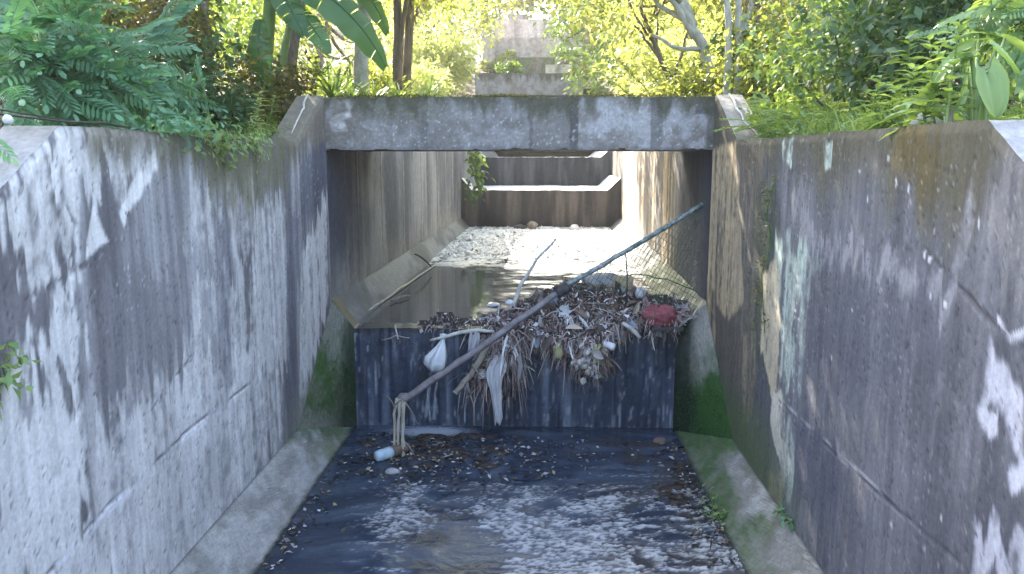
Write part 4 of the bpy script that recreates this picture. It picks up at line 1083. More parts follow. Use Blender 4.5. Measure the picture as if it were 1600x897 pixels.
# ---- stones, floating bits
single("pale_stone", blob(at_z(613, 737, .01), .075, 81, 1.1, .7, .45, 10, .3), M_STONE, "pale flat stone in the pool just below the pale blue bottle", "stone")
single("pool_stone", blob(at_z(1030, 690, .02), .065, 82, 1.2, .8, .6, 10, .4), M_BROWNPL, "brown-grey stone at the right foot of the weir by the mossy cheek", "stone")
for i, (u, v, s, l) in enumerate(((888, 714, .03, "dark pointed stub poking out of the pool near mid weir"), (990, 716, .032, "dark pointed stub poking out of the pool toward the dark wall"), (686, 728, .034, "dark pointed stub poking out near the hanging reeds"))):
    p = at_z(u, v, 0)
    single("dark_stub", tube(bend(p + (0, 0, -.05), p + (.02, 0, s * 2.2), 4, (.01, 0, 0)), [s, s * .7, s * .15], 6, wob=.5, seed=i), M_DARKWOOD, l, "stub")
V_, F_ = [], []
pts = []
for _ in range(1500):
    k = rs.rand()
    if k < .35: u, v = rs.normal(650, 55), rs.normal(712, 24)
    elif k < .7: u, v = rs.normal(780, 110), rs.normal(712, 26)
    elif k < .9:
        v = rs.uniform(690, 890); u = 1072 + (v - 700) * .47 - abs(rs.normal(0, 32))
    else:
        v = rs.uniform(720, 890); u = 520 - (v - 720) * .68 + abs(rs.normal(0, 26))
    if v < 678: continue
    p = at_z(u, v, .012)
    if WL + .02 < p[0] < WR - .02 and p[1] < 8.35: pts.append(p)
pts = np.array(pts); n_ = len(pts)
V, F = stamp(LEAF4_V, LEAF4_F, pts, rs.normal(0, 1, (n_, 3)) * (1, 1, .25), rs.normal(0, .25, (n_, 3)) + (0, 0, 1), rs.gamma(2.0, .016, n_) + .010, rs.gamma(2.0, .012, n_) + .008)
M_BITS = island_mat("floating_bits", [(0, (.03, .026, .022)), (.35, (.09, .072, .055)), (.6, (.20, .17, .15)), (.75, (.36, .34, .33)), (.9, (.30, .25, .12)), (.96, (.55, .54, .53))])
link("floating_litter", mesh("floating_litter", V, F, M_BITS), None, kind="stuff")["label"] = "leaves and scraps floating in the lower pool"
# lumps of drowned muck near the weir
mk = MB()
for i in range(60):
    u, v = (rs.normal(700, 70), rs.normal(705, 17)) if i < 38 else (rs.normal(1060, 16), rs.uniform(690, 790))
    p = at_z(u, max(v, 682), 0)
    if WL + .1 < p[0] < WR - .05 and p[1] < 8.3:
        mk.add(*blob(p, rs.uniform(.03, .075), 200 + i, 1.5, .9, .4, 7, .6))
mk.build("muck_lumps", M_MUCK, None, smooth=True, kind="stuff", label="dark muck lumps breaking the pool surface below the weir")

# ---- thin falls of water over the crest
M_FALL, nt, p = newmat("falling_water")
p.inputs['Base Color'].default_value = (.75, .80, .88, 1); p.inputs['Roughness'].default_value = .25; p.inputs['Alpha'].default_value = .13
fl = empty("water_fall", tuple(at_y(672, 600, 8.40)), "thin threads of water falling beside the rusty post into misty froth", "water")
fo2 = at_y(672, 600, 8.40)
for i, (u0, v0, u1, v1, w) in enumerate(((676, 560, 666, 652, .016), (683, 590, 678, 655, .018), (733, 590, 726, 660, .010), (668, 600, 672, 656, .010))):
    V, F = tube(bend(at_y(u0, v0, 8.42), at_y(u1, v1, 8.30), 10, (0, -.02, .02), .004, 300 + i), [w * .6, w, w * 1.4], 6, wob=.5, seed=i)
    link("water_thread", mesh("water_thread", V - fo2, F, M_FALL, smooth=True), fl)

# ---- up the drain: gravel, stones, bag
V_, F_ = [], []
n_ = 9000
yy = 14.2 + 6.5 * rs.beta(1.5, 1.0, n_); xx = rs.uniform(WL + .02, WR - .02, n_) + .0245 * (yy - YW)
octV = [(1, 0, 0), (0, 1, 0), (-1, 0, 0), (0, -1, 0), (.1, 0, .8), (0, .1, -.8)]; octF = [(0, 1, 4), (1, 2, 4), (2, 3, 4), (3, 0, 4)]
V, F = stamp(octV, octF, np.stack([xx, yy, ZC + .01 + .03 * rs.rand(n_)], -1), rs.normal(0, 1, (n_, 3)) * (1, 1, .15), rs.normal(0, .2, (n_, 3)) + (0, 0, 1), rs.gamma(2, .011, n_) + .008, rs.gamma(2, .011, n_) + .008)
M_PEB = island_mat("pebbles", [(0, (.40, .38, .36)), (.25, (.6, .58, .55)), (.55, (.72, .7, .67)), (.8, (.16, .14, .13)), (.88, (.78, .77, .75))], rough=.35, spec=.5)
link("gravel", mesh("gravel", V, F, M_PEB), None, kind="stuff")["label"] = "pale gravel and litter on the sunlit drain bed below the brown weir"
single("white_bag", blob(at_y(898, 358, 20.1), .14, 91, 1.0, .9, .85, 12, .2), M_BAG, "round bright white bag in front of the brown weir", "bag")
single("brown_rock", blob(at_y(832, 353, 20.3), .13, 92, 1.1, .8, .9, 12, .4), M_WOOD, "brown rock leaning against the middle of the brown weir", "rock")
single("dark_lump", blob(at_y(814, 355, 20.3), .11, 93, 1.6, .8, .6, 12, .4), M_DARKWOOD, "dark lump beside the brown rock at the weir's foot", "rock")
single("white_board", box(at_y(853, 356, 20.2), (.34, .2, .05), .15), M_BAG, "flat white board lying right of the brown rock", "board", smooth=False)
for i, (u, yq, zq) in enumerate(((780, 21.2, 2.19), (788, 21.4, 2.2), (840, 21.3, 2.2), (905, 21.6, 2.18))):
    pass
single("bamboo_pole", tube(bend(at_z(556, 499, ZC + .015), at_z(680, 414, ZC + .015), 12, (0, 0, .004), .005, 95), [.013, .015, .012], 7), M_PALEWOOD, "long pale bamboo pole lying along the edge of the still water", "pole")
single("driftwood", tube(bend(at_z(610, 470, ZC + .03), at_z(640, 462, ZC + .02), 7, (0, 0, .01), .012, 96), [.010, .015, .008], 6), M_WOOD, "small piece of driftwood crossing the bamboo pole", "driftwood")
single("bench_twig", tube(bend(at_z(648, 397, ZC + .32), at_z(674, 417, ZC + .08), 6, (0, 0, .03)), [.010, .016, .010], 6), M_DARKWOOD, "dark twig sloping down the bench to the bamboo pole", "twig")

# ---- cable on the pale wall, roots on the bridge ends
cb = empty("cable", (-2.34, 4.0, ZT), "black cable with a white knob along the top of the pale wall", "cable")
V, F = tube([(-2.33, 2.9, ZT + .02), (-2.36, 3.4, ZT + .035), (-2.33, 3.9, ZT + .02), (-2.36, 4.3, ZT + .03), (-2.42, 4.9, ZT + .01)], .006, 6); link("wire", mesh("wire", V - np.array((-2.34, 4.0, ZT)), F, M_CABLE, smooth=True), cb)
V, F = tube([(-2.36, 2.9, ZT + .05), (-2.39, 3.4, ZT + .06), (-2.38, 4.0, ZT + .03), (-2.44, 4.8, ZT + .02)], .004, 6); link("wire", mesh("wire", V - np.array((-2.34, 4.0, ZT)), F, M_CABLE, smooth=True), cb)
V, F = blob(at_x(12, 187, -2.33) - np.array((-2.34, 4.0, ZT)), .021, 97, 1, 1, 1, 9, .15); link("knob", mesh("knob", V, F, M_BAG, smooth=True), cb)
single("root", tube(bend((-2.43, 8.44, 3.645), (-2.36, 7.6, 3.215), 9, (.03, 0, .02), .012, 98), [.012, .010, .006], 6), M_PALEWOOD, "pale root creeping down the brown end of the bridge, pale wall side", "root")
single("root", tube(bend((1.97, 8.42, 3.64), (2.05, 7.48, 3.17), 9, (-.02, 0, .01), .012, 99), [.012, .010, .007], 6), M_PALEWOOD, "pale root creeping down the light sloping end of the bridge, dark wall side", "root")
single("white_rock", blob(at_x(1452, 192, 2.12) , .075, 101, 1.2, 1.2, .7, 12, .35), M_STONE, "whitish rock on top of the dark wall under the leafy weeds", "rock")
single("white_wad", blob(at_x(1438, 193, 2.35), .06, 102, 1.0, 1.0, .9, 12, .4), M_BAG, "white wad of paper just left of the whitish rock on the wall", "paper")
single("white_scrap", blob(at_x(1250, 215, 2.0), .035, 103, 1.8, 1.0, .4, 10, .3), M_BAG, "tiny white scrap on the mossy top of the dark wall", "scrap")

# ================================================================== VEGETATION
M_TEAL = leaf_mat("teal_leaf", (.10, .20, .115), (.17, .30, .175), .35, .6, tcol=(1.4, 1.7, .8), spec=.2)
M_DARK = leaf_mat("dark_leaf", (.055, .115, .05), (.105, .185, .085), .38)
M_MIDL = leaf_mat("mid_leaf", (.07, .135, .035), (.14, .215, .06), .42)
M_SUNNY = leaf_mat("yellow_leaf", (.12, .17, .04), (.27, .28, .10), .5, tcol=(2.0, 1.85, .95))
M_LIME = leaf_mat("lime_leaf", (.20, .245, .08), (.36, .37, .17), .5, tcol=(1.75, 1.7, 1.0))
M_OLIVE = leaf_mat("olive_leaf", (.06, .075, .02), (.15, .135, .055), .4)
M_SHADE = leaf_mat("shade_leaf", (.03, .062, .026), (.06, .11, .045), .3)
M_GRASS = leaf_mat("grass_leaf", (.12, .21, .075), (.24, .34, .14), .4)
M_BANANA = leaf_mat("banana_leaf", (.06, .125, .05), (.085, .16, .06), .38, .35, tcol=(1.8, 1.9, .45))
M_WEED = leaf_mat("weed_leaf", (.11, .20, .075), (.21, .32, .13), .4, .38, spec=.5)
M_DEADPALM = leaf_mat("dead_palm", (.09, .085, .055), (.17, .15, .10), .25, .8)

def crown_pts(rs, C, rad, ncl, nlf, spread=.30, shell=.55, flat=1.0):
    C = np.array(C, float); rad = np.array(rad, float)
    u = norm(rs.normal(0, 1, (ncl, 3))); q = shell + (1 - shell) * rs.rand(ncl, 1) ** .6
    cc = C + u * q * rad
    sz = rs.uniform(.6, 1.35, ncl)
    w = sz ** 2 / (sz ** 2).sum()
    ci = rs.choice(ncl, nlf, p=w)
    v = norm(rs.normal(0, 1, (nlf, 3)) * (1, 1, .8) + (0, 0, .15))
    r = rs.rand(nlf, 1) ** .45
    clr = spread * rad.mean() * sz[ci][:, None]
    P = cc[ci] + v * r * clr * (1, 1, flat)
    D = norm(v * .8 + rs.normal(0, .55, (nlf, 3)) + (0, 0, -.35))
    Nn = norm(v * .5 + rs.normal(0, .5, (nlf, 3)) + (0, 0, .7))
    return cc, sz, P, D, Nn
def tree(base, top, C, rad, ncl, nlf, leaf, mat, label, cat="tree", group=None, r0=.12, bark=M_BARK, seed=0, name="broadleaf_tree", lean=(0, 0, 0), limbs=7, asp=.5, leaf4=False, spread=.30, shell=.55, forks=()):
    rs = np.random.RandomState(seed)
    base = np.array(base, float); e = empty(name, tuple(base), label, cat, group)
    top = np.array(top, float)
    V, F = tube(bend(base - (0, 0, .15), top, 11, lean, .02 * r0 * 10, seed), [r0 * 1.25, r0, r0 * .85, r0 * .6], 8, wob=.12, seed=seed)
    tb = MB(); tb.add(V - base, F)
    cc, sz, P, D, Nn = crown_pts(rs, C, rad, ncl, nlf, spread, shell)
    tr = bend(base, top, 11, lean)
    for i in rs.permutation(ncl)[:limbs]:
        s = tr[rs.randint(5, 11)]
        V, F = tube(bend(s, cc[i], 7, (0, 0, -.1 * np.linalg.norm(cc[i] - s)), .02, i), [r0 * .5, r0 * .3, r0 * .12], 6); tb.add(V - base, F)
    for (a, b, ra, rb, sg) in forks:
        V, F = tube(bend(a, b, 9, sg, .012, 7), [ra, (ra + rb) / 2, rb], 7); tb.add(V - base, F)
    tb.build("trunk", bark, e, smooth=True)
    L = leaf * rs.uniform(.65, 1.35, nlf)
    V, F = stamp(LEAF4_V if leaf4 else LEAF2_V, LEAF4_F if leaf4 else LEAF2_F, P, D, Nn, L, L * asp)
    link("crown", mesh("crown", V - base, F, mat), e)
    return e
def shrub(base, rad, ncl, nlf, leaf, mat, label, cat="shrub", group=None, seed=0, name="shrub", asp=.5, stems=5, leaf4=True, bark=M_BARK, lift=.9, spread=.42, r0=.02):
    rs = np.random.RandomState(seed)
    base = np.array(base, float); e = empty(name, tuple(base), label, cat, group)
    cc, sz, P, D, Nn = crown_pts(rs, base + (0, 0, rad[2] * lift), rad, ncl, nlf, spread, .35)
    keep = P[:, 2] > base[2] - .05
    P, D, Nn = P[keep], D[keep], Nn[keep]
    sb = MB()
    for i in range(min(stems, ncl)):
        V, F = tube(bend(base + rs.normal(0, .06, 3) * (1, 1, 0) - (0, 0, .1), cc[i], 7, rs.normal(0, .05, 3)), [r0, r0 * .7, r0 * .3], 5); sb.add(V - base, F)
    sb.build("stems", bark, e, smooth=True)
    L = leaf * rs.uniform(.6, 1.4, len(P))
    V, F = stamp(LEAF4_V if leaf4 else LEAF2_V, LEAF4_F if leaf4 else LEAF2_F, P, D, Nn, L, L * asp)
    link("crown", mesh("crown", V - base, F, mat), e)
    return e
def orient(d, n):
    d = Vector(d).normalized(); n = Vector(n)
    b = d.cross(n).normalized(); n = b.cross(d)
    return Matrix((b, d, n)).transposed().to_euler()
def place(name, me, parent, loc, d, n, s):
    o = bpy.data.objects.new(name, me); COL.objects.link(o); o.parent = parent
    o.location = loc; o.rotation_euler = orient(d, n); o.scale = (s, s, s)
    return o

# ---- pinnate fronds, three shapes shared by all copies
def frond_mesh(seed, L=.40, pairs=10, ll=.105, lw=.030, droop=.30, mat=None):
    rs = np.random.RandomState(seed)
    t = np.linspace(0, 1, 12)
    ax = np.stack([.03 * np.sin(t * 3 + seed), L * t, -droop * L * t ** 2], -1)
    mb = MB()
    V, F = tube(ax, [.0035, .0025, .0015], 4, cap=False); mb.add(V, F)
    P, D, Nn, LL = [], [], [], []
    for i in range(pairs):
        s = .12 + .86 * (i + .5) / pairs
        p = np.array([np.interp(s, t, ax[:, k]) for k in range(3)])
        for sg in (-1, 1):
            P.append(p); D.append((sg * math.cos(.75 - .4 * s + rs.normal(0, .05)), .55 + .5 * s, -.22 - .25 * rs.rand())); Nn.append((sg * .25, 0, 1)); LL.append(ll * (math.sin(.35 + 2.4 * s) * .55 + .5) * rs.uniform(.9, 1.1))
    P.append(ax[-1]); D.append((0, 1, -.5)); Nn.append((0, 0, 1)); LL.append(ll * .8)
    lv = [(0, 0, 0), (-.42, .35, .03), (-.45, .75, -.02), (0, 1, -.10), (.45, .75, -.02), (.42, .35, .03)]
    lf = [(0, 5, 1), (1, 5, 2), (2, 5, 4), (2, 4, 3)]
    V, F = stamp(lv, lf, np.array(P), np.array(D), np.array(Nn), np.array(LL), np.full(len(P), lw))
    mb.add(V, F)
    return mesh("frond", np.vstack(mb.V), mb.F, mat)
FR = [frond_mesh(i, .36 + .05 * i, 9 + i, mat=M_TEAL) for i in range(3)]
FRL = [frond_mesh(10 + i, .25, 10, .07, .024, .25, mat=M_WEED) for i in range(2)]
def frond_shrub(base, tips, nper, label, cat, seed, meshes, group=None, size=1.0, name="feathery_shrub", face=(0.25, -.75, .25)):
    rs = np.random.RandomState(seed); base = np.array(base, float)
    e = empty(name, tuple(base), label, cat, group)
    for k, tip in enumerate(tips):
        tip = np.array(tip, float); path = bend(base + rs.normal(0, .08, 3) * (1, 1, 0), tip, 12, (0, 0, .22), .012, seed + k)
        V, F = tube(path, [.018, .012, .004], 6); link("branch", mesh("branch", V - base, F, M_STEM, smooth=True), e)
        dr = norm(path[-1] - path[-3])
        for i in range(nper):
            s = .38 + .62 * (i + rs.rand()) / nper
            p = np.array([np.interp(s, np.linspace(0, 1, 12), path[:, j]) for j in range(3)])
            d = norm(dr * .7 + rs.normal(0, .55, 3) + np.array(face) * .5 + (0, 0, -.05))
            n = norm(np.array([.1, -.5, .9]) + rs.normal(0, .3, 3))
            place("frond", meshes[rs.randint(len(meshes))], e, p - base, d, n, size * rs.uniform(.75, 1.2))
    return e
rs = np.random.RandomState(5)
def P(u, v, y): return at_y(u, v, y)
frond_shrub((-3.4, 5.6, 3.1), [P(18, 60, 4.7), P(70, 35, 5.0), P(120, 20, 5.3), P(170, 60, 5.2), P(215, 85, 5.4), P(240, 70, 6.0), P(60, 120, 4.7), P(110, 150, 4.8), P(150, 120, 5.0), P(190, 150, 5.1), P(228, 160, 5.5), P(20, 150, 4.5), P(75, -60, 5.6), P(160, -20, 6.0), P(-40, 20, 5.2), P(20, -90, 6.0), P(90, 90, 4.9), P(140, 65, 5.1)], 14,
            "big blue-green feathery shrub leaning over the pale wall", "shrub", 21, FR)
frond_shrub((-3.0, 6.9, 3.1), [P(262, 150, 6.6), P(285, 165, 6.7), P(300, 120, 6.9), P(270, 100, 6.7), P(235, 125, 6.5)], 7,
            "small feathery sapling at the end of the big blue-green shrub", "sapling", 22, FR, size=.8)
frond_shrub((-3.2, 3.6, 2.95), [P(-22, 235, 3.3), P(-26, 212, 3.3)], 3, "feathery sprig at the near end of the pale wall", "sprig", 23, FR, size=.7)

# ---- small creepers
def creeper(pts3, n, leaf, mat, label, seed, cat="creeper", out=(0, -1, 0), spread=.05, name="creeper"):
    rs = np.random.RandomState(seed); pts3 = np.array(pts3, float)
    base = pts3[0].copy(); e = empty(name, tuple(base), label, cat)
    V, F = tube(pts3, [.008, .006, .003], 5); link("stem", mesh("stem", V - base, F, M_STEM, smooth=True), e)
    t = rs.rand(n) * (len(pts3) - 1); i = np.minimum(t.astype(int), len(pts3) - 2); f = (t - i)[:, None]
    Pp = pts3[i] * (1 - f) + pts3[i + 1] * f + rs.normal(0, spread, (n, 3)) * np.where(np.abs(np.array(out)) > .5, .5, 1) + np.array(out) * .03
    V, F = stamp(LEAF4_V, LEAF4_F, Pp, rs.normal(0, .6, (n, 3)) + np.array(out) * .5 + (0, 0, -.7), rs.normal(0, .4, (n, 3)) + np.array(out) + (0, 0, .5), leaf * rs.uniform(.6, 1.3, n), leaf * .6 * rs.uniform(.6, 1.3, n))
    link("leaves", mesh("leaves", V - base, F, mat), e, kind="stuff")
    return e
creeper([at_x(u, v, XL + .02) for u, v in ((300, 207), (320, 213), (345, 217), (352, 232), (346, 243))], 150, .055, M_GRASS, "pale leafy creeper spilling over the top of the pale wall near the bridge", 31, out=(1, 0, 0), spread=.07)
creeper([at_x(u, v, XL + .02) for u, v in ((350, 214), (385, 216), (400, 222), (408, 240))], 140, .05, M_GRASS, "small creeper on the pale wall between the first creeper and the bridge", 32, out=(1, 0, 0), spread=.06)
creeper([at_x(u, v, XL + .02) for u, v in ((240, 205), (275, 208), (300, 207), (330, 212))], 220, .05, M_TEAL, "low fringe of leaves along the pale wall top beneath the small sapling", 33, out=(.3, 0, 1), spread=.09)
creeper([at_x(u, v, XR - .02) for u, v in ((1208, 285), (1198, 330), (1203, 380), (1190, 430), (1195, 520))], 130, .04, M_OLIVE, "thin climber with small leaves on the dark wall beside the mint run", 34, out=(-1, 0, 0), spread=.055)
creeper([at_x(u, v, XR - .02) for u, v in ((1238, 820), (1232, 810), (1225, 806), (1218, 803))], 14, .07, M_TEAL, "tiny plant rooted on the mossy bench at the foot of the dark wall", 35, out=(-.6, 0, .6), spread=.03, name="bench_weed")
creeper([at_y(u, v, 20.2) for u, v in ((735, 236), (744, 250), (748, 272), (750, 290))], 120, .17, M_MIDL, "leafy sprig hanging by the far end of the wall under the bridge", 36, out=(.2, -.6, 0), spread=.10, name="hanging_sprig")
creeper([at_y(u, v, 20.0) for u, v in ((728, 290), (738, 300), (742, 312))], 30, .15, M_DARK, "dark tuft growing below the hanging sprig", 37, out=(.2, -.6, 0), spread=.12, name="tuft")
creeper([at_x(u, v, XL + .02) for u, v in ((-14, 600), (-4, 580), (4, 570), (8, 590))], 40, .06, M_GRASS, "bright green tuft sprouting from the pale wall at the picture's edge", 38, out=(1, 0, 0), spread=.05, name="wall_fern")
creeper([at_z(u, v, .03) for u, v in ((1108, 770), (1118, 800), (1128, 818))], 90, .05, M_GRASS, "patch of green waterweed at the edge of the mossy bench", 39, out=(0, 0, 1), spread=.05, name="waterweed")

# ---- broad-leaved weeds: every leaf a part
def weed_leaf(L, W, droop, mat, seed=0, cup=.12):
    n, m = 7, 5
    t = np.linspace(0, 1, n); s = np.linspace(-1, 1, m)
    w = W * np.sin(np.pi * np.clip(t * .96 + .04, 0, 1) ** .8) + .001
    X = s[None, :] * w[:, None] / 2; Y = np.repeat((L * t)[:, None], m, 1)
    Z = -droop * L * (t ** 2)[:, None] + cup * np.abs(s)[None, :] * w[:, None] + .006 * np.sin(t * 14 + seed)[:, None] * np.abs(s)[None, :]
    return mesh("leaf", np.stack([X, Y, Z], -1).reshape(-1, 3), grid_faces(n, m), mat, smooth=True)
WLF = [weed_leaf(.17, .065, .35, M_WEED, 1), weed_leaf(.20, .075, .55, M_WEED, 2), weed_leaf(.14, .06, .2, M_WEED, 3)]
WSUN = [weed_leaf(.40, .22, .4, M_LIME, 4), weed_leaf(.34, .2, .6, M_LIME, 5)]
WDK = [weed_leaf(.34, .24, .5, M_DARK, 6), weed_leaf(.28, .2, .35, M_DARK, 7)]
def weed(base, tip, n, meshes, label, seed, cat="weed", name="leafy_weed", size=1.0, rad=.010, group=None, start=.25):
    rs = np.random.RandomState(seed); base = np.array(base, float); tip = np.array(tip, float)
    e = empty(name, tuple(base), label, cat, group)
    path = bend(base, tip, 10, rs.normal(0, .03, 3), .006, seed)
    V, F = tube(path, [rad, rad * .7, rad * .35], 6); link("stem", mesh("stem", V - base, F, M_STEM, smooth=True), e)
    for i in range(n):
        s = start + (1 - start) * (i + .5) / n
        p = np.array([np.interp(s, np.linspace(0, 1, 10), path[:, j]) for j in range(3)])
        a = i * 2.4 + rs.normal(0, .3); up = .25 + .6 * s
        d = (math.cos(a), math.sin(a), up - .2)
        place("leaf", meshes[rs.randint(len(meshes))], e, p - base, d, (-.2 * math.cos(a), -.2 * math.sin(a), 1), size * rs.uniform(.7, 1.2) * (1.1 - .45 * s))
    return e
wl = [((1385, 205, 5.2), (1375, 120, 5.1), "leafy weed at the left end of the tall weed clump on the dark wall"),
      ((1405, 205, 4.9), (1402, 135, 4.8), "leafy weed second from the grass mound"),
      ((1422, 205, 4.6), (1428, 105, 4.6), "leafy weed just behind the white wad of paper"),
      ((1445, 200, 4.8), (1452, 60, 4.8), "tall leafy weed above the whitish rock"),
      ((1468, 200, 4.2), (1475, 62, 4.25), "tallest leafy weed right of the whitish rock, glossy top leaves"),
      ((1458, 200, 4.1), (1465, 130, 4.1), "two-stemmed weed's shorter shoot, right of the whitish rock"),
      ((1480, 205, 3.9), (1500, 40, 4.0), "leafy weed leaning toward the elephant ears"),
      ((1430, 200, 5.6), (1420, 55, 5.6), "leafy weed standing behind the others in the shade"),
      ((1395, 205, 5.9), (1385, 80, 6.0), "rear leafy weed nearest the dark bush"),
      ((1520, 198, 5.2), (1530, 20, 5.3), "tall weed behind the elephant ear plant"),
      ((1565, 198, 4.9), (1570, 15, 5.0), "tall weed above the dark hollow at the wall's near end"),
      ((1600, 198, 4.7), (1598, 30, 4.8), "tall weed at the picture's edge above the pale coping")]
for i, (b, t, l) in enumerate(wl):
    weed(P(*b) - (0, 0, .06), P(*t), 20 + 3 * (i % 4), WLF, l, 400 + i, size=1.05 if i < 9 else 1.25, group="leafy weeds on top of the dark wall")
# pale stake
single("wooden_stub", tube(bend(P(1484, 200, 4.0) - (0, 0, .08), P(1484, 172, 4.0), 4), [.02, .018], 7), M_WOOD, "short brown stub standing between the weeds and the elephant ears", "stub")
# ---- elephant ears
def ear_mesh(L, W, mat, seed):
    n, m = 10, 9
    t = np.linspace(0, 1, n); s = np.linspace(-1, 1, m)
    w = W * np.where(t < .35, .55 + 1.2 * t, np.sqrt(np.clip(1 - ((t - .35) / .66) ** 1.7, 0, 1)) * .97)
    back = .28 * L * np.abs(s)[None, :] ** 1.5 * (1 - t)[:, None]
    X = s[None, :] * w[:, None] / 2; Y = (L * t)[:, None] - back
    Z = -.25 * L * (t ** 2)[:, None] + .10 * W * np.abs(s)[None, :] - .01 * np.cos(s * 9)[None, :]
    return mesh("leaf_blade", np.stack([X, Y + 0 * X, Z], -1).reshape(-1, 3), grid_faces(n, m), mat, smooth=True)
EAR = [ear_mesh(.34, .26, M_WEED, 1), ear_mesh(.28, .21, M_WEED, 2)]
def taro(base, leaves, label, seed):
    base = np.array(base, float); e = empty("elephant_ear", tuple(base), label, "plant", "elephant ear plants on the dark wall")
    for i, (tip, d, n, s) in enumerate(leaves):
        V, F = tube(bend(base, tip, 9, (0, 0, .05)), [.020, .013, .007], 7)
        lf = link("stalk", mesh("stalk", V - base, F, M_STEM, smooth=True), e)
        place("leaf_blade", EAR[i % 2], lf, tip - base, d, n, s)
taro(P(1532, 200, 3.9) - (0, 0, .08), [(P(1542, 112, 3.75), (.25, -.3, -.9), (.1, -1, .1), .62), (P(1556, 78, 3.9), (.7, .1, -.35), (-.1, -.6, 1), .6), (P(1516, 82, 4.0), (-.6, .2, -.45), (0, -.5, 1), .6), (P(1570, 60, 4.1), (.8, .2, -.2), (0, -.3, 1), .6)], "elephant ear plant whose big green leaf hangs over the pale coping", 1)
taro(P(1520, 200, 4.3) - (0, 0, .08), [(P(1510, 112, 4.2), (-.1, -.3, -.9), (.8, -.5, .2), .6), (P(1500, 95, 4.4), (-.8, .1, -.4), (0, -.4, 1), .55), (P(1530, 50, 4.5), (.4, .3, .1), (0, -.6, .8), .6)], "elephant ear plant with narrow folded leaves, nearer the weeds", 2)
frond_shrub(tuple(P(1640, 150, 4.6)), [P(1500, 38, 4.6), P(1545, 20, 4.5), P(1580, 45, 4.4), P(1600, 85, 4.3), P(1620, 10, 4.3), P(1560, -20, 4.7)], 8,
            "light green drooping branch reaching in over the elephant ears", "branch", 24, FRL, name="drooping_branch", face=(-.3, -.6, -.1))

# ---- banana plants
def banana_leaf(L, W, droop, seed, mat, tear=6):
    rs = np.random.RandomState(seed)
    n, m = 34, 4
    t = np.linspace(0, 1, n)
    ax = np.stack([.04 * L * np.sin(2 * t + seed), L * (t - .22 * droop * t ** 2), L * (.22 * t - droop * t ** 2 * .75)], -1)
    w = W / 2 * np.clip(np.sin(np.pi * np.clip(t * .93 + .05, 0, 1)) ** .55, .05, 1)
    mb = MB()
    V, F = tube(ax, [.022, .016, .005], 6); mb.add(V, F)
    tears = set(rs.choice(np.arange(4, n - 3), tear * 2, replace=False).tolist())
    for sg in (-1, 1):
        s = np.linspace(0, 1, m)
        rows = []
        for i in range(n):
            r = np.stack([sg * s * w[i], np.zeros(m), -.30 * w[i] * s ** 2 + .02 * np.sin(i * 1.1) * s], -1) + ax[i]
            rows.append(r)
        start = 0
        for i in range(1, n):
            if i in tears and (i + (sg > 0)) % 2 == 0 or i == n - 1:
                seg = np.array(rows[start:i + 1]).copy()
                if start > 0: seg[0, 1:, 1] += .012 * L / 1.6; seg[0, 1:, 2] -= .02 * rs.rand() * s[1:]
                k = len(seg)
                if k > 1: mb.add(seg.reshape(-1, 3), grid_faces(k, m))
                start = i
    return mesh("leaf", np.vstack(mb.V), mb.F, mat, smooth=True)
BL = [banana_leaf(1.55, .44, .7, 1, M_BANANA), banana_leaf(1.7, .48, 1.0, 2, M_BANANA, 4), banana_leaf(1.35, .40, .45, 3, M_BANANA, 8)]
def banana(base, top, leaves, label, seed, r=.09):
    base = np.array(base, float); top = np.array(top, float)
    e = empty("banana_plant", tuple(base), label, "banana plant", "banana plants behind the pale wall")
    V, F = tube(bend(base - (0, 0, .2), top, 8, (.05, 0, 0)), [r * 1.2, r, r * .6], 10); link("stem", mesh("stem", V - base, F, M_STEM, smooth=True), e)
    for i, (p, d, n, s) in enumerate(leaves):
        place("leaf", BL[i % 3], e, np.array(p) - base, d, n, s)
    return e
b1 = P(402, 0, 9.3)
banana((-3.5, 9.6, 3.25), P(425, -60, 9.4), [
    (P(418, -55, 9.2), (.30, -.35, -.35), (.25, -1, .45), .72), (P(438, -45, 9.1), (.62, -.1, -.25), (.1, -.8, .7), .95), (P(455, 5, 9.1), (.52, -.35, -.62), (.35, -1, .35), .62),
    (P(425, -50, 9.4), (-.7, -.2, .1), (0, -.6, .8), .9), (P(425, -60, 9.4), (-.2, .6, .5), (0, -.5, .9), .9), (P(430, -65, 9.4), (.5, .5, .6), (0, -.5, .9), .9), (P(410, 30, 9.0), (.04, -.3, -1), (.1, -1, .1), .58)],
    "banana plant with broad grey-green leaves hanging beside the bridge's brown end", 1)
banana((-4.0, 11.6, 3.5), P(490, -110, 11.6), [
    (P(500, -70, 11.4), (.9, -.25, .05), (0, -.6, .8), 1.0), (P(505, -60, 11.4), (.8, -.3, -.35), (.1, -.6, .8), .8), (P(495, -80, 11.6), (-.6, -.3, .2), (0, -.6, .8), 1.0), (P(520, -55, 11.0), (1, -.35, .25), (0, -.5, .9), 1.35), (P(490, -90, 11.6), (.2, .6, .6), (0, -.5, .9), 1.0)],
    "taller banana plant behind, one long leaf arching toward the distant cross beam", 2, .11)
weed((-3.9, 8.6, 3.2), P(312, 5, 8.6), 16, WDK, "plant with dark heart-shaped leaves behind the feathery sapling", 431, "plant", "heart_leaf_plant", 1.0, .02)
weed(P(395, 212, 7.0) - (0, 0, .05), P(405, 145, 7.1), 22, [weed_leaf(.13, .075, .4, M_LIME, 8)], "low yellow-green plant on the pale wall by the bridge's brown end", 432, "weed", "small_weed")
weed(P(418, 205, 7.3) - (0, 0, .05), P(430, 150, 7.4), 20, [weed_leaf(.12, .07, .4, M_MIDL, 9)], "low green plant tucked against the bridge's brown end", 433, "weed", "small_weed")

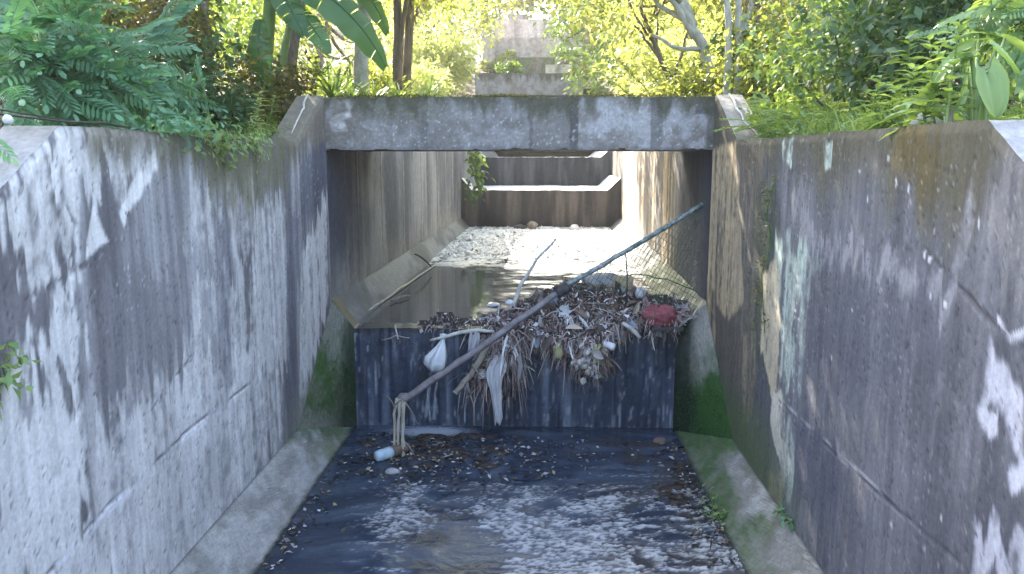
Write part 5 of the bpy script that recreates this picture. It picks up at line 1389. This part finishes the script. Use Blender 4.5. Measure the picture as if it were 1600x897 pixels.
# ---- bushes behind the pale wall
shrub((-4.0, 8.4, 3.15), (.95, .9, .95), 34, 5200, .075, M_OLIVE, "brownish twiggy bush below the banana leaves", seed=41, name="twiggy_bush", stems=14)
shrub((-3.35, 7.9, 3.1), (.55, .5, .55), 22, 2600, .085, M_DARK, "dark green bush between the sapling and the twiggy bush", seed=42, name="dark_bush")
shrub((-4.9, 7.4, 3.15), (1.0, .9, 1.15), 30, 4600, .085, M_DARK, "dark bush hidden behind the big feathery shrub", seed=43, name="dark_bush", stems=8)
shrub((-3.3, 9.6, 3.3), (.6, .6, .55), 20, 2600, .07, M_OLIVE, "dry olive bush under the hanging banana leaf", seed=44, name="olive_bush", stems=10)
# spiky strap-leaved plants on the bank beyond the bridge
def strap_mesh(L, W, droop, mat, name="leaf"):
    n = 7; t = np.linspace(0, 1, n); w = W * (1 - t ** 2.2) * np.clip(.4 + 2 * t, 0, 1)
    V = np.stack([np.stack([-w, L * t * (1 - .25 * droop * t), L * (.1 * t - droop * .6 * t ** 2) + .25 * w], -1), np.stack([0 * t, L * t * (1 - .25 * droop * t), L * (.1 * t - droop * .6 * t ** 2)], -1), np.stack([w, L * t * (1 - .25 * droop * t), L * (.1 * t - droop * .6 * t ** 2) + .25 * w], -1)], 1)
    return mesh(name, V.reshape(-1, 3), grid_faces(n, 3), mat, smooth=True)
def strap_plant(base, n, meshes, label, seed, size=1.0, lo=.15, hi=1.3, cat="plant", name="strap_leaf_plant", group=None):
    rs = np.random.RandomState(seed); base = np.array(base, float); e = empty(name, tuple(base), label, cat, group)
    for i in range(n):
        a = rs.rand() * 6.28; u = rs.uniform(lo, hi)
        place("leaf", meshes[rs.randint(len(meshes))], e, rs.normal(0, .03, 3) * (1, 1, .3), (math.cos(a), math.sin(a), u), (-.3 * math.cos(a), -.3 * math.sin(a), 1), size * rs.uniform(.7, 1.2))
ST = [strap_mesh(.75, .022, .5, M_GRASS), strap_mesh(.65, .026, .9, M_MIDL), strap_mesh(.85, .02, .3, M_DARK)]
for i, (u, v, y, s, l) in enumerate(((520, 150, 11.3, 1.0, "spiky strap-leaved plant beside the hanging banana leaf"), (548, 152, 12.0, 1.05, "spiky strap-leaved plant at the foot of the slim pale trunk"), (585, 152, 11.4, .8, "spiky strap-leaved plant between the pale trunk and the dark trunk"), (625, 153, 12.2, .75, "spiky strap-leaved plant below the dark forked trunk"), (500, 120, 13.5, 1.2, "spiky strap-leaved plant standing behind the banana leaf, in shade"), (665, 153, 13.0, .7, "spiky strap-leaved plant nearest the sunlit gap"))):
    strap_plant(P(u, v + 6, y), 46, ST, l, 450 + i, s, group="strap-leaved plants beyond the bridge")
# ---- trees of the pale-wall side
TREES = "trees around the drain"
tree(P(566, 140, 12.6), P(564, -330, 12.9), (-2.9, 13.2, 9.8), (2.9, 2.6, 2.2), 56, 11000, .13, M_MIDL, "slim pale trunk rising straight behind the banana leaf", r0=.105, bark=M_PALEBARK, seed=51, name="slim_tree", group=TREES)
tb = P(622, 128, 15.5)
tree(tb, P(612, -300, 15.8), (-4.4, 15.8, 10.4), (2.5, 2.6, 2.2), 48, 7000, .14, M_SUNNY, "dark brown forked trunk left of the sunlit gap", r0=.078, seed=52, name="forked_tree", group=TREES, forks=[(P(622, 90, 15.5), P(652, -120, 15.6), .05, .04, (0, 0, 0))])
tree(P(634, 140, 16.6), P(652, -200, 16.9), (-3.3, 17.3, 7.9), (2.3, 2.0, 1.7), 46, 8000, .14, M_SUNNY, "thin brown trunk right of the forked trunk", r0=.085, seed=53, name="thin_tree", group=TREES)
tree((-4.9, 9.8, 3.3), P(318, -110, 9.3), (-4.6, 10.0, 8.4), (2.6, 2.6, 2.4), 56, 11000, .12, M_DARK, "curved grey-brown trunk behind the heart-leaved plant", r0=.11, seed=54, name="curved_tree", lean=(-.35, 0, 0), group=TREES)
tree((-7.0, 10.5, 3.5), (-6.8, 10.5, 8.0), (-6.4, 9.8, 7.6), (3.0, 3.0, 3.2), 60, 9000, .13, M_DARK, "dense dark tree behind the big feathery shrub", r0=.2, seed=55, name="dense_tree", group=TREES)
tree((-3.7, 8.9, 3.2), (-3.5, 8.6, 6.6), (-3.2, 8.6, 7.3), (1.9, 2.6, 1.4), 50, 10000, .13, M_DARK, "slender tree added for shade between twiggy bush and banana plants, crown out of view", r0=.06, seed=563, name="added_shade_tree", group=TREES)  # added tree; its unseen crown keeps sun off the dark wall
tree((-5.4, 12.2, 3.6), (-5.0, 12.0, 8.0), (-4.0, 12.0, 9.0), (2.6, 2.8, 2.6), 60, 12000, .13, M_DARK, "dark tree added over the banana plants for shade", r0=.14, seed=562, name="added_shade_tree", group=TREES)  # added crown closing the gaps where sun reached the dark wall
tree((-3.4, 10.6, 3.4), (-2.6, 10.8, 8.6), (-1.6, 11.0, 9.4), (2.4, 2.6, 1.6), 50, 9000, .13, M_MIDL, "thin shade tree added by the taller banana plant, arching over the bridge, out of view", r0=.06, seed=564, name="added_shade_tree", group=TREES)  # added canopy over the drain that shades the near wall
tree((-6.3, 14.0, 3.8), (-5.9, 14.2, 8.0), (-5.6, 13.6, 7.6), (2.6, 2.8, 3.0), 50, 6500, .15, M_MIDL, "leafy tree behind both banana plants", r0=.16, seed=57, name="leafy_tree", group=TREES)
tree((-9.5, 18.5, 4.2), (-9.2, 18.5, 8.5), (-9.0, 18.5, 7.4), (3.4, 3.2, 3.6), 52, 6000, .18, M_MIDL, "green tree far back over the feathery shrub's top", r0=.2, seed=58, name="leafy_tree", group=TREES)
tree((-7.9, 29.0, 5.4), (-7.8, 29.0, 8.0), (-7.4, 29.0, 7.0), (3.0, 3.0, 2.5), 50, 6000, .18, M_SUNNY, "yellow-green tree behind the forked trunk", r0=.17, seed=59, name="sunlit_tree", group=TREES)
shrub((-3.9, 23.5, 4.2), (1.3, 1.4, .75), 26, 3000, .16, M_LIME, "glaring yellow-green bush in the sunlit gap beside the far beam", seed=60, name="sunlit_bush", lift=.8)
shrub((-4.6, 19.5, 3.9), (1.2, 1.3, .65), 26, 2800, .15, M_SUNNY, "yellow-green bush behind the thin brown trunk", seed=61, name="sunlit_bush", lift=.8)
shrub((-3.3, 27.5, 4.8), (1.1, 1.2, 1.5), 26, 2800, .18, M_LIME, "bright bush pressed against the far beam's shaded end", seed=62, name="sunlit_bush", lift=.8)
shrub((-3.5, 16.0, 3.75), (.8, .8, .55), 18, 1800, .13, M_SUNNY, "low yellow-green bush under the thin brown trunk", seed=63, name="sunlit_bush")
tree((-4.6, 33.0, 5.6), (-4.4, 33.0, 10.5), (-3.9, 33.0, 10.4), (2.6, 2.8, 3.8), 46, 5200, .20, M_SUNNY, "yellow-green tree hanging over the far beam from the sunlit gap", r0=.16, seed=64, name="sunlit_tree", group=TREES)
tree((-6.5, 42.0, 8.0), (-6.2, 42.0, 14.0), (-6.0, 42.0, 13.5), (3.6, 3.6, 5.5), 56, 6000, .26, M_LIME, "pale yellow tree beyond, left of the pinkish cascade wall", r0=.22, seed=65, name="sunlit_tree", group=TREES)
tree((-12.5, 30.0, 6.2), (-12.2, 30.0, 11.5), (-12.0, 30.0, 10.5), (4.4, 4.0, 4.8), 56, 6000, .24, M_SUNNY, "large yellow-green tree behind the curved trunk", r0=.24, seed=66, name="sunlit_tree", group=TREES)

tree((-3.9, 20.4, 4.1), (-2.6, 20.6, 8.2), (-1.9, 20.4, 8.7), (2.1, 2.8, 1.2), 40, 4200, .15, M_SUNNY, "leaning tree added to dapple the wall, its boughs over the drain out of view", r0=.08, seed=67, name="leaning_tree", group=TREES)  # added tree; its unseen crown breaks the sunlight on the golden wall into dapples
# ---- the far side of the drain: grass mound, bushes, trees
def grassy(nblades, region, hmin, hmax, mat, name, label, seed, wid=.007):
    rs = np.random.RandomState(seed); Vs, Fs = [], []; k = 4; t = np.linspace(0, 1, k)
    x = rs.uniform(region[0], region[1], nblades); y = rs.uniform(region[2], region[3], nblades)
    cl = fbm(x * 2.2, y * 2.2, seed); z = bank(x, y) - .02
    h = rs.uniform(hmin, hmax, nblades) * (.5 + cl)
    a = rs.rand(nblades) * 6.28; ln = rs.uniform(.3, 1.1, nblades) * h
    c = np.stack([x[:, None] + (np.cos(a) * ln)[:, None] * t ** 2, y[:, None] + (np.sin(a) * ln)[:, None] * t ** 2, z[:, None] + h[:, None] * (t - .25 * t ** 3)], -1)
    sd = np.stack([-np.sin(a), np.cos(a), 0 * a], -1)[:, None, :] * (wid * rs.uniform(.6, 1.5, nblades)[:, None, None] * (1 - t ** 2)[None, :, None])
    V = np.concatenate([c - sd, c + sd], 1).reshape(-1, 3)
    f = np.array([[j, j + 1, k + j + 1, k + j] for j in range(k - 1)])
    F = (f[None] + (np.arange(nblades) * 2 * k)[:, None, None]).reshape(-1, 4)
    link(name, mesh(name, V, F, mat), None, kind="stuff")["label"] = label
grassy(9000, (XR + TH - .08, 4.6, 4.6, 9.2), .14, .42, M_GRASS, "grass", "bright grass on the bank behind the dark wall", 71)
grassy(2600, (2.0, 3.6, 8.6, 14.0), .15, .45, M_GRASS, "grass", "taller grass beside the bridge's light sloping end", 72, .009)
grassy(3200, (-4.6, -2.45, 4.2, 9.0), .08, .22, M_GRASS, "grass", "grass along the top of the pale wall", 73)
grassy(2600, (-4.6, -2.6, 9.5, 17.0), .12, .35, M_MIDL, "grass", "grass on the bank around the spiky plants", 74)
rs = np.random.RandomState(77)
n_ = 12000
x = rs.uniform(XR + TH - .10, 5.0, n_); y = rs.uniform(4.3, 9.5, n_); hgt = .04 + .42 * fbm(x * 2.4, y * 2.4, 78) * rs.rand(n_)
V, F = stamp(LEAF4_V, LEAF4_F, np.stack([x, y, bank(x, y) + hgt], -1), rs.normal(0, 1, (n_, 3)) * (1, 1, .4), rs.normal(0, .4, (n_, 3)) + (0, -.2, 1), rs.uniform(.03, .09, n_), rs.uniform(.02, .05, n_))
link("ground_cover", mesh("ground_cover", V, F, M_WEED), None, kind="stuff")["label"] = "small-leaved ground cover on the bank behind the dark wall"
V, F = None, None
def fernlike(base, n, label, seed, s=1.0):
    rs = np.random.RandomState(seed); base = np.array(base, float); e = empty("fern", tuple(base), label, "fern", "ferns on the grassy mound")
    for i in range(n):
        a = rs.rand() * 6.28
        place("frond", FG[rs.randint(2)], e, rs.normal(0, .03, 3) * (1, 1, .2), (math.cos(a), math.sin(a), rs.uniform(.2, 1.1)), (-.3 * math.cos(a), -.3 * math.sin(a), 1), s * rs.uniform(.7, 1.2))
FG = [frond_mesh(30 + i, .26, 13, .042, .013, .5, mat=M_GRASS) for i in range(2)]
for i, (u, v, y, l) in enumerate(((1195, 205, 7.6, "fern right beside the light sloping bridge end"), (1228, 190, 7.9, "fern on the grassy mound, second from the bridge end"), (1262, 200, 7.0, "fern on the grassy mound above the tiny white scrap"), (1300, 190, 7.2, "fern in the middle of the grassy mound"), (1340, 200, 6.2, "fern on the grassy mound nearest the leafy weeds"), (1215, 165, 9.2, "fern at the back of the grassy mound by the pale trunks"), (1285, 160, 9.0, "fern at the back of the grassy mound, by the bushes"))):
    fernlike(P(u, v, y), 18, l, 480 + i, 1.5)
shrub(P(1335, 195, 8.6), (1.2, 1.0, .85), 30, 3200, .085, M_WEED, "mid green bush behind the grassy mound", seed=81, name="green_bush", stems=8)
shrub(P(1240, 175, 10.5), (.9, .9, .8), 26, 3200, .09, M_SUNNY, "yellow-flecked bush behind the pale trunks' ferns", seed=82, name="sunlit_bush")
shrub(P(1360, 160, 7.2), (.55, .55, .62), 24, 2000, .075, M_DARK, "dark blue-green bush left of the leafy weeds", seed=83, name="dark_bush", lift=1.0)
shrub(P(1560, 185, 6.4), (1.3, 1.0, .8), 30, 3800, .09, M_SHADE, "dark bush in the hollow behind the elephant ears", seed=84, name="dark_bush", lift=.9)
shrub(P(1480, 150, 7.6), (1.1, .9, .8), 30, 3200, .10, M_DARK, "bush filling in behind the tall leafy weeds", seed=85, name="green_bush", lift=.9)
shrub(P(1175, 165, 12.2), (.7, .7, .6), 20, 2000, .10, M_MIDL, "low green bush around the feet of the pale trunks", seed=86, name="green_bush")
# trees
tree(P(1134, 178, 10.6), P(1126, -140, 10.6), (2.5, 11.0, 10.6), (2.0, 2.0, 1.6), 36, 3000, .13, M_SUNNY, "slender whitish trunk nearest the bridge end", r0=.046, bark=M_PALEBARK, seed=91, name="pale_tree", lean=(.06, 0, 0), group=TREES)
tree(P(1155, 150, 11.6), P(1156, -170, 11.6), (3.2, 12.0, 10.9), (2.2, 2.2, 1.6), 36, 3000, .13, M_SUNNY, "whitish trunk with a slanting fork", r0=.050, bark=M_PALEBARK, seed=92, name="pale_tree", group=TREES, forks=[(P(1156, 60, 11.6), P(1190, -40, 11.6), .042, .035, (0, 0, 0))])
tree(P(1108, 150, 13.2), P(1062, 5, 13.2), (1.9, 13.8, 8.2), (2.2, 2.0, 1.8), 40, 3800, .14, M_SUNNY, "grey leaning tree with a bent limb behind the pale trunks", r0=.10, bark=M_PALEBARK, seed=93, name="leaning_tree", lean=(.12, 0, .1), group=TREES, forks=[(P(1085, 60, 13.2), P(1030, -40, 13.2), .06, .045, (0, 0, 0)), (P(1100, 75, 13.2), P(1020, 55, 13.1), .05, .02, (0, 0, -.1))])
tree(P(1062, 150, 14.0), P(1000, 10, 14.0), (1.7, 14.6, 6.6), (1.7, 1.8, 1.5), 36, 3600, .14, M_LIME, "thin dark stem slanting over the far beam's sunny side", r0=.05, seed=94, name="slanting_tree", group=TREES, forks=[(P(1040, 110, 14.0), P(990, 40, 14.0), .03, .018, (0, 0, .05)), (P(1050, 130, 14.0), P(1085, 20, 14.0), .03, .02, (0, 0, 0))])
for i, (u, v, y, s, l) in enumerate(((925, 150, 15.5, 1.0, "big-leaved glaring plant hanging over the drain beyond the bridge"), (960, 140, 14.5, .9, "big-leaved sunlit plant second from the far beam"), (1000, 150, 13.6, .85, "big-leaved sunlit plant below the slanting stem"), (1035, 152, 12.8, .8, "big-leaved sunlit plant nearest the leaning tree"))):
    q = P(u, v, y); bx = max(q[0], 2.35 + .0245 * (y - 8.5))
    weed((bx, y, 3.55), q + (0, 0, .55), 22, WSUN, l, 500 + i, "plant", "big_leaf_plant", s, .02, "big-leaved plants in the sun", start=.35)
shrub((2.9, 17.5, 3.9), (1.1, 1.5, 1.1), 28, 3200, .15, M_LIME, "glaring yellow-green bush leaning over the drain beyond the bridge", seed=95, name="sunlit_bush")
shrub((3.4, 22.5, 4.3), (1.5, 1.6, 1.6), 32, 3600, .16, M_SUNNY, "yellow-green bush beside the far beam's sunny end", seed=96, name="sunlit_bush")
shrub((2.7, 12.6, 3.55), (.7, 1.0, .45), 20, 2200, .10, M_SUNNY, "low bush right behind the bridge's light end", seed=97, name="sunlit_bush")
tree((3.6, 27.5, 4.9), (3.2, 27.5, 9.5), (2.6, 27.5, 8.0), (2.3, 2.4, 2.9), 46, 5000, .19, M_MIDL, "green tree whose shaded leaves overhang the pinkish cascade wall", r0=.15, seed=98, name="leafy_tree", group=TREES)
tree((6.2, 21.0, 4.6), (6.0, 21.0, 9.2), (5.6, 21.0, 8.0), (2.8, 2.8, 3.6), 50, 6000, .18, M_SUNNY, "yellow-green tree behind the grey leaning tree", r0=.17, seed=99, name="sunlit_tree", group=TREES)
tree((4.9, 15.8, 3.9), (4.9, 15.8, 8.4), (5.0, 15.8, 7.0), (2.2, 2.2, 3.0), 46, 5600, .15, M_SUNNY, "yellow tree behind the drooping dry palm", r0=.13, seed=100, name="sunlit_tree", group=TREES)
tree((8.2, 14.5, 4.0), (8.0, 14.5, 8.6), (7.6, 14.5, 7.0), (2.8, 2.6, 3.4), 46, 3800, .15, M_SUNNY, "leafy tree behind the grassy mound", r0=.17, seed=101, name="leafy_tree", group=TREES)
tree((6.9, 9.6, 3.4), (6.8, 9.6, 7.6), (6.4, 9.4, 6.2), (2.2, 2.0, 2.6), 40, 2800, .12, M_SUNNY, "leafy tree above the dark blue-green bush", r0=.13, seed=102, name="leafy_tree", group=TREES)
tree((12.5, 20.0, 4.6), (12.2, 20.0, 10.0), (11.5, 20.0, 9.0), (4.0, 3.6, 4.6), 56, 6500, .19, M_SUNNY, "tall yellow-green tree above the elephant ears, far back", r0=.22, seed=103, name="sunlit_tree", group=TREES)
tree((6.3, 34.0, 6.4), (6.0, 34.0, 12.0), (5.2, 34.0, 11.0), (3.2, 3.2, 4.6), 50, 5600, .22, M_SUNNY, "yellow-green tree right of the pinkish cascade wall", r0=.2, seed=104, name="sunlit_tree", group=TREES)
tree((12.0, 34.0, 7.0), (11.8, 34.0, 13.0), (11.2, 34.0, 11.8), (4.4, 4.0, 5.4), 56, 6000, .25, M_LIME, "pale yellow tree behind the tall yellow-green one", r0=.22, seed=105, name="sunlit_tree", group=TREES)
tree((5.4, 48.0, 10.0), (5.2, 48.0, 17.0), (4.6, 48.0, 16.0), (4.0, 4.0, 5.6), 50, 5200, .30, M_MIDL, "tree on the crest beyond the topmost pale step", r0=.25, seed=106, name="crest_tree", group=TREES)
tree((-3.6, 54.0, 11.5), (-3.4, 54.0, 18.5), (-2.8, 54.0, 18.4), (3.6, 3.6, 4.8), 50, 4600, .32, M_SUNNY, "tree on the crest behind the cascade, against the white sky", r0=.25, seed=107, name="crest_tree", group=TREES)
shrub((-1.25, 33.2, 6.15), (.55, .45, .35), 14, 1100, .16, M_MIDL, "green tuft growing on the far beam before the mossy step wall", seed=110, name="ledge_bush", stems=3)
shrub((1.7, 33.0, 6.15), (.5, .4, .25), 12, 700, .15, M_OLIVE, "dry tuft on the far beam before the tan block", seed=111, name="ledge_bush", stems=3)
shrub((-1.9, 39.4, 7.1), (.8, .5, .5), 14, 1000, .2, M_SUNNY, "yellow tuft at the left foot of the pinkish wall step", seed=112, name="ledge_bush", stems=3)
shrub((1.5, 39.3, 7.2), (.9, .5, .5), 14, 1000, .2, M_MIDL, "green tuft at the right foot of the pinkish wall step", seed=113, name="ledge_bush", stems=3)
# moss and tiny weeds along the top edge of the bridge
rs = np.random.RandomState(131)
n_ = 3000
x = rs.uniform(XL, XR, n_); yb_ = YW + np.abs(rs.normal(0, .10, n_)); k_ = fbm(x * 3, x * 0, 132, 4)
ok_ = rs.rand(n_) < sstep(.38, .6, k_) + .12; x, yb_, k_ = x[ok_], yb_[ok_], k_[ok_]; n_ = len(x)
V, F = stamp(LEAF4_V, LEAF4_F, np.stack([x, yb_ - .008, ZB1 + .02 * (k_ - .3) + rs.uniform(-.012, .012, n_)], -1), rs.normal(0, .6, (n_, 3)) + (0, -.5, .5), rs.normal(0, .5, (n_, 3)) + (0, -.3, .8), rs.uniform(.012, .045, n_), rs.uniform(.008, .02, n_))
link("edge_moss", mesh("edge_moss", V, F, M_OLIVE), None, kind="stuff")["label"] = "moss and tiny weeds along the top edge of the slab bridge"
# the drooping dry palm
e = empty("dry_palm", tuple(P(1180, 150, 12.0)), "dry grey palm with a skirt of drooping leaves by the pale trunks", "palm")
pb = P(1180, 150, 12.0)
V, F = tube(bend(pb - (0, 0, .15), P(1182, -10, 12.0), 8, (.02, 0, 0)), [.05, .045, .04], 8, wob=.2); link("trunk", mesh("trunk", V - pb, F, M_BARK, smooth=True), e)
SD = strap_mesh(1.1, .022, 1.0, M_DEADPALM)
rs = np.random.RandomState(9)
for i in range(90):
    a = rs.rand() * 6.28; q = P(1181, 40 - 70 * rs.rand(), 12.0) - pb
    place("leaf", SD, e, q, (math.cos(a), math.sin(a), rs.uniform(-1.2, .5)), (math.cos(a) * .4, math.sin(a) * .4, 1), rs.uniform(.6, 1.0))
# ---- the wood beyond, one mass
rs = np.random.RandomState(123)
Pw, Dw, Nw, Lw = [], [], [], []
for i in range(120):
    y = rs.uniform(55, 95); x = rs.uniform(-1.05, 1.05) * y * .85
    h = rs.uniform(7, 12); z = float(bank(x, y))
    cc, sz, P_, D_, N_ = crown_pts(rs, (x, y, z + h * .55), (h * .38, h * .38, h * .52), 16, 900, .34, .5)
    Pw.append(P_); Dw.append(D_); Nw.append(N_); Lw.append(rs.uniform(.35, .7, 900))
Pw, Dw, Nw, Lw = map(np.concatenate, (Pw, Dw, Nw, Lw))
V, F = stamp(LEAF2_V, LEAF2_F, Pw, Dw, Nw, Lw, Lw * .6)
link("far_wood", mesh("far_wood", V, F, M_SUNNY), None, kind="stuff")["label"] = "sunlit wood covering the hill beyond"

# ---- thin haze added to veil and bleach the background
hz, nt, p_ = newmat("haze_air")
nt.nodes.remove(p_)
pv = nt.nodes.new("ShaderNodeVolumePrincipled")
pv.inputs['Color'].default_value = (1.0, .98, .93, 1); pv.inputs['Density'].default_value = .0013; pv.inputs['Anisotropy'].default_value = .5
nt.links.new(pv.outputs[0], nt.nodes["Material Output"].inputs['Volume'])
V, F = box((0, 45, 29.0), (250, 220, 62.0))
link("haze", mesh("haze", V, F, hz), None, kind="stuff")
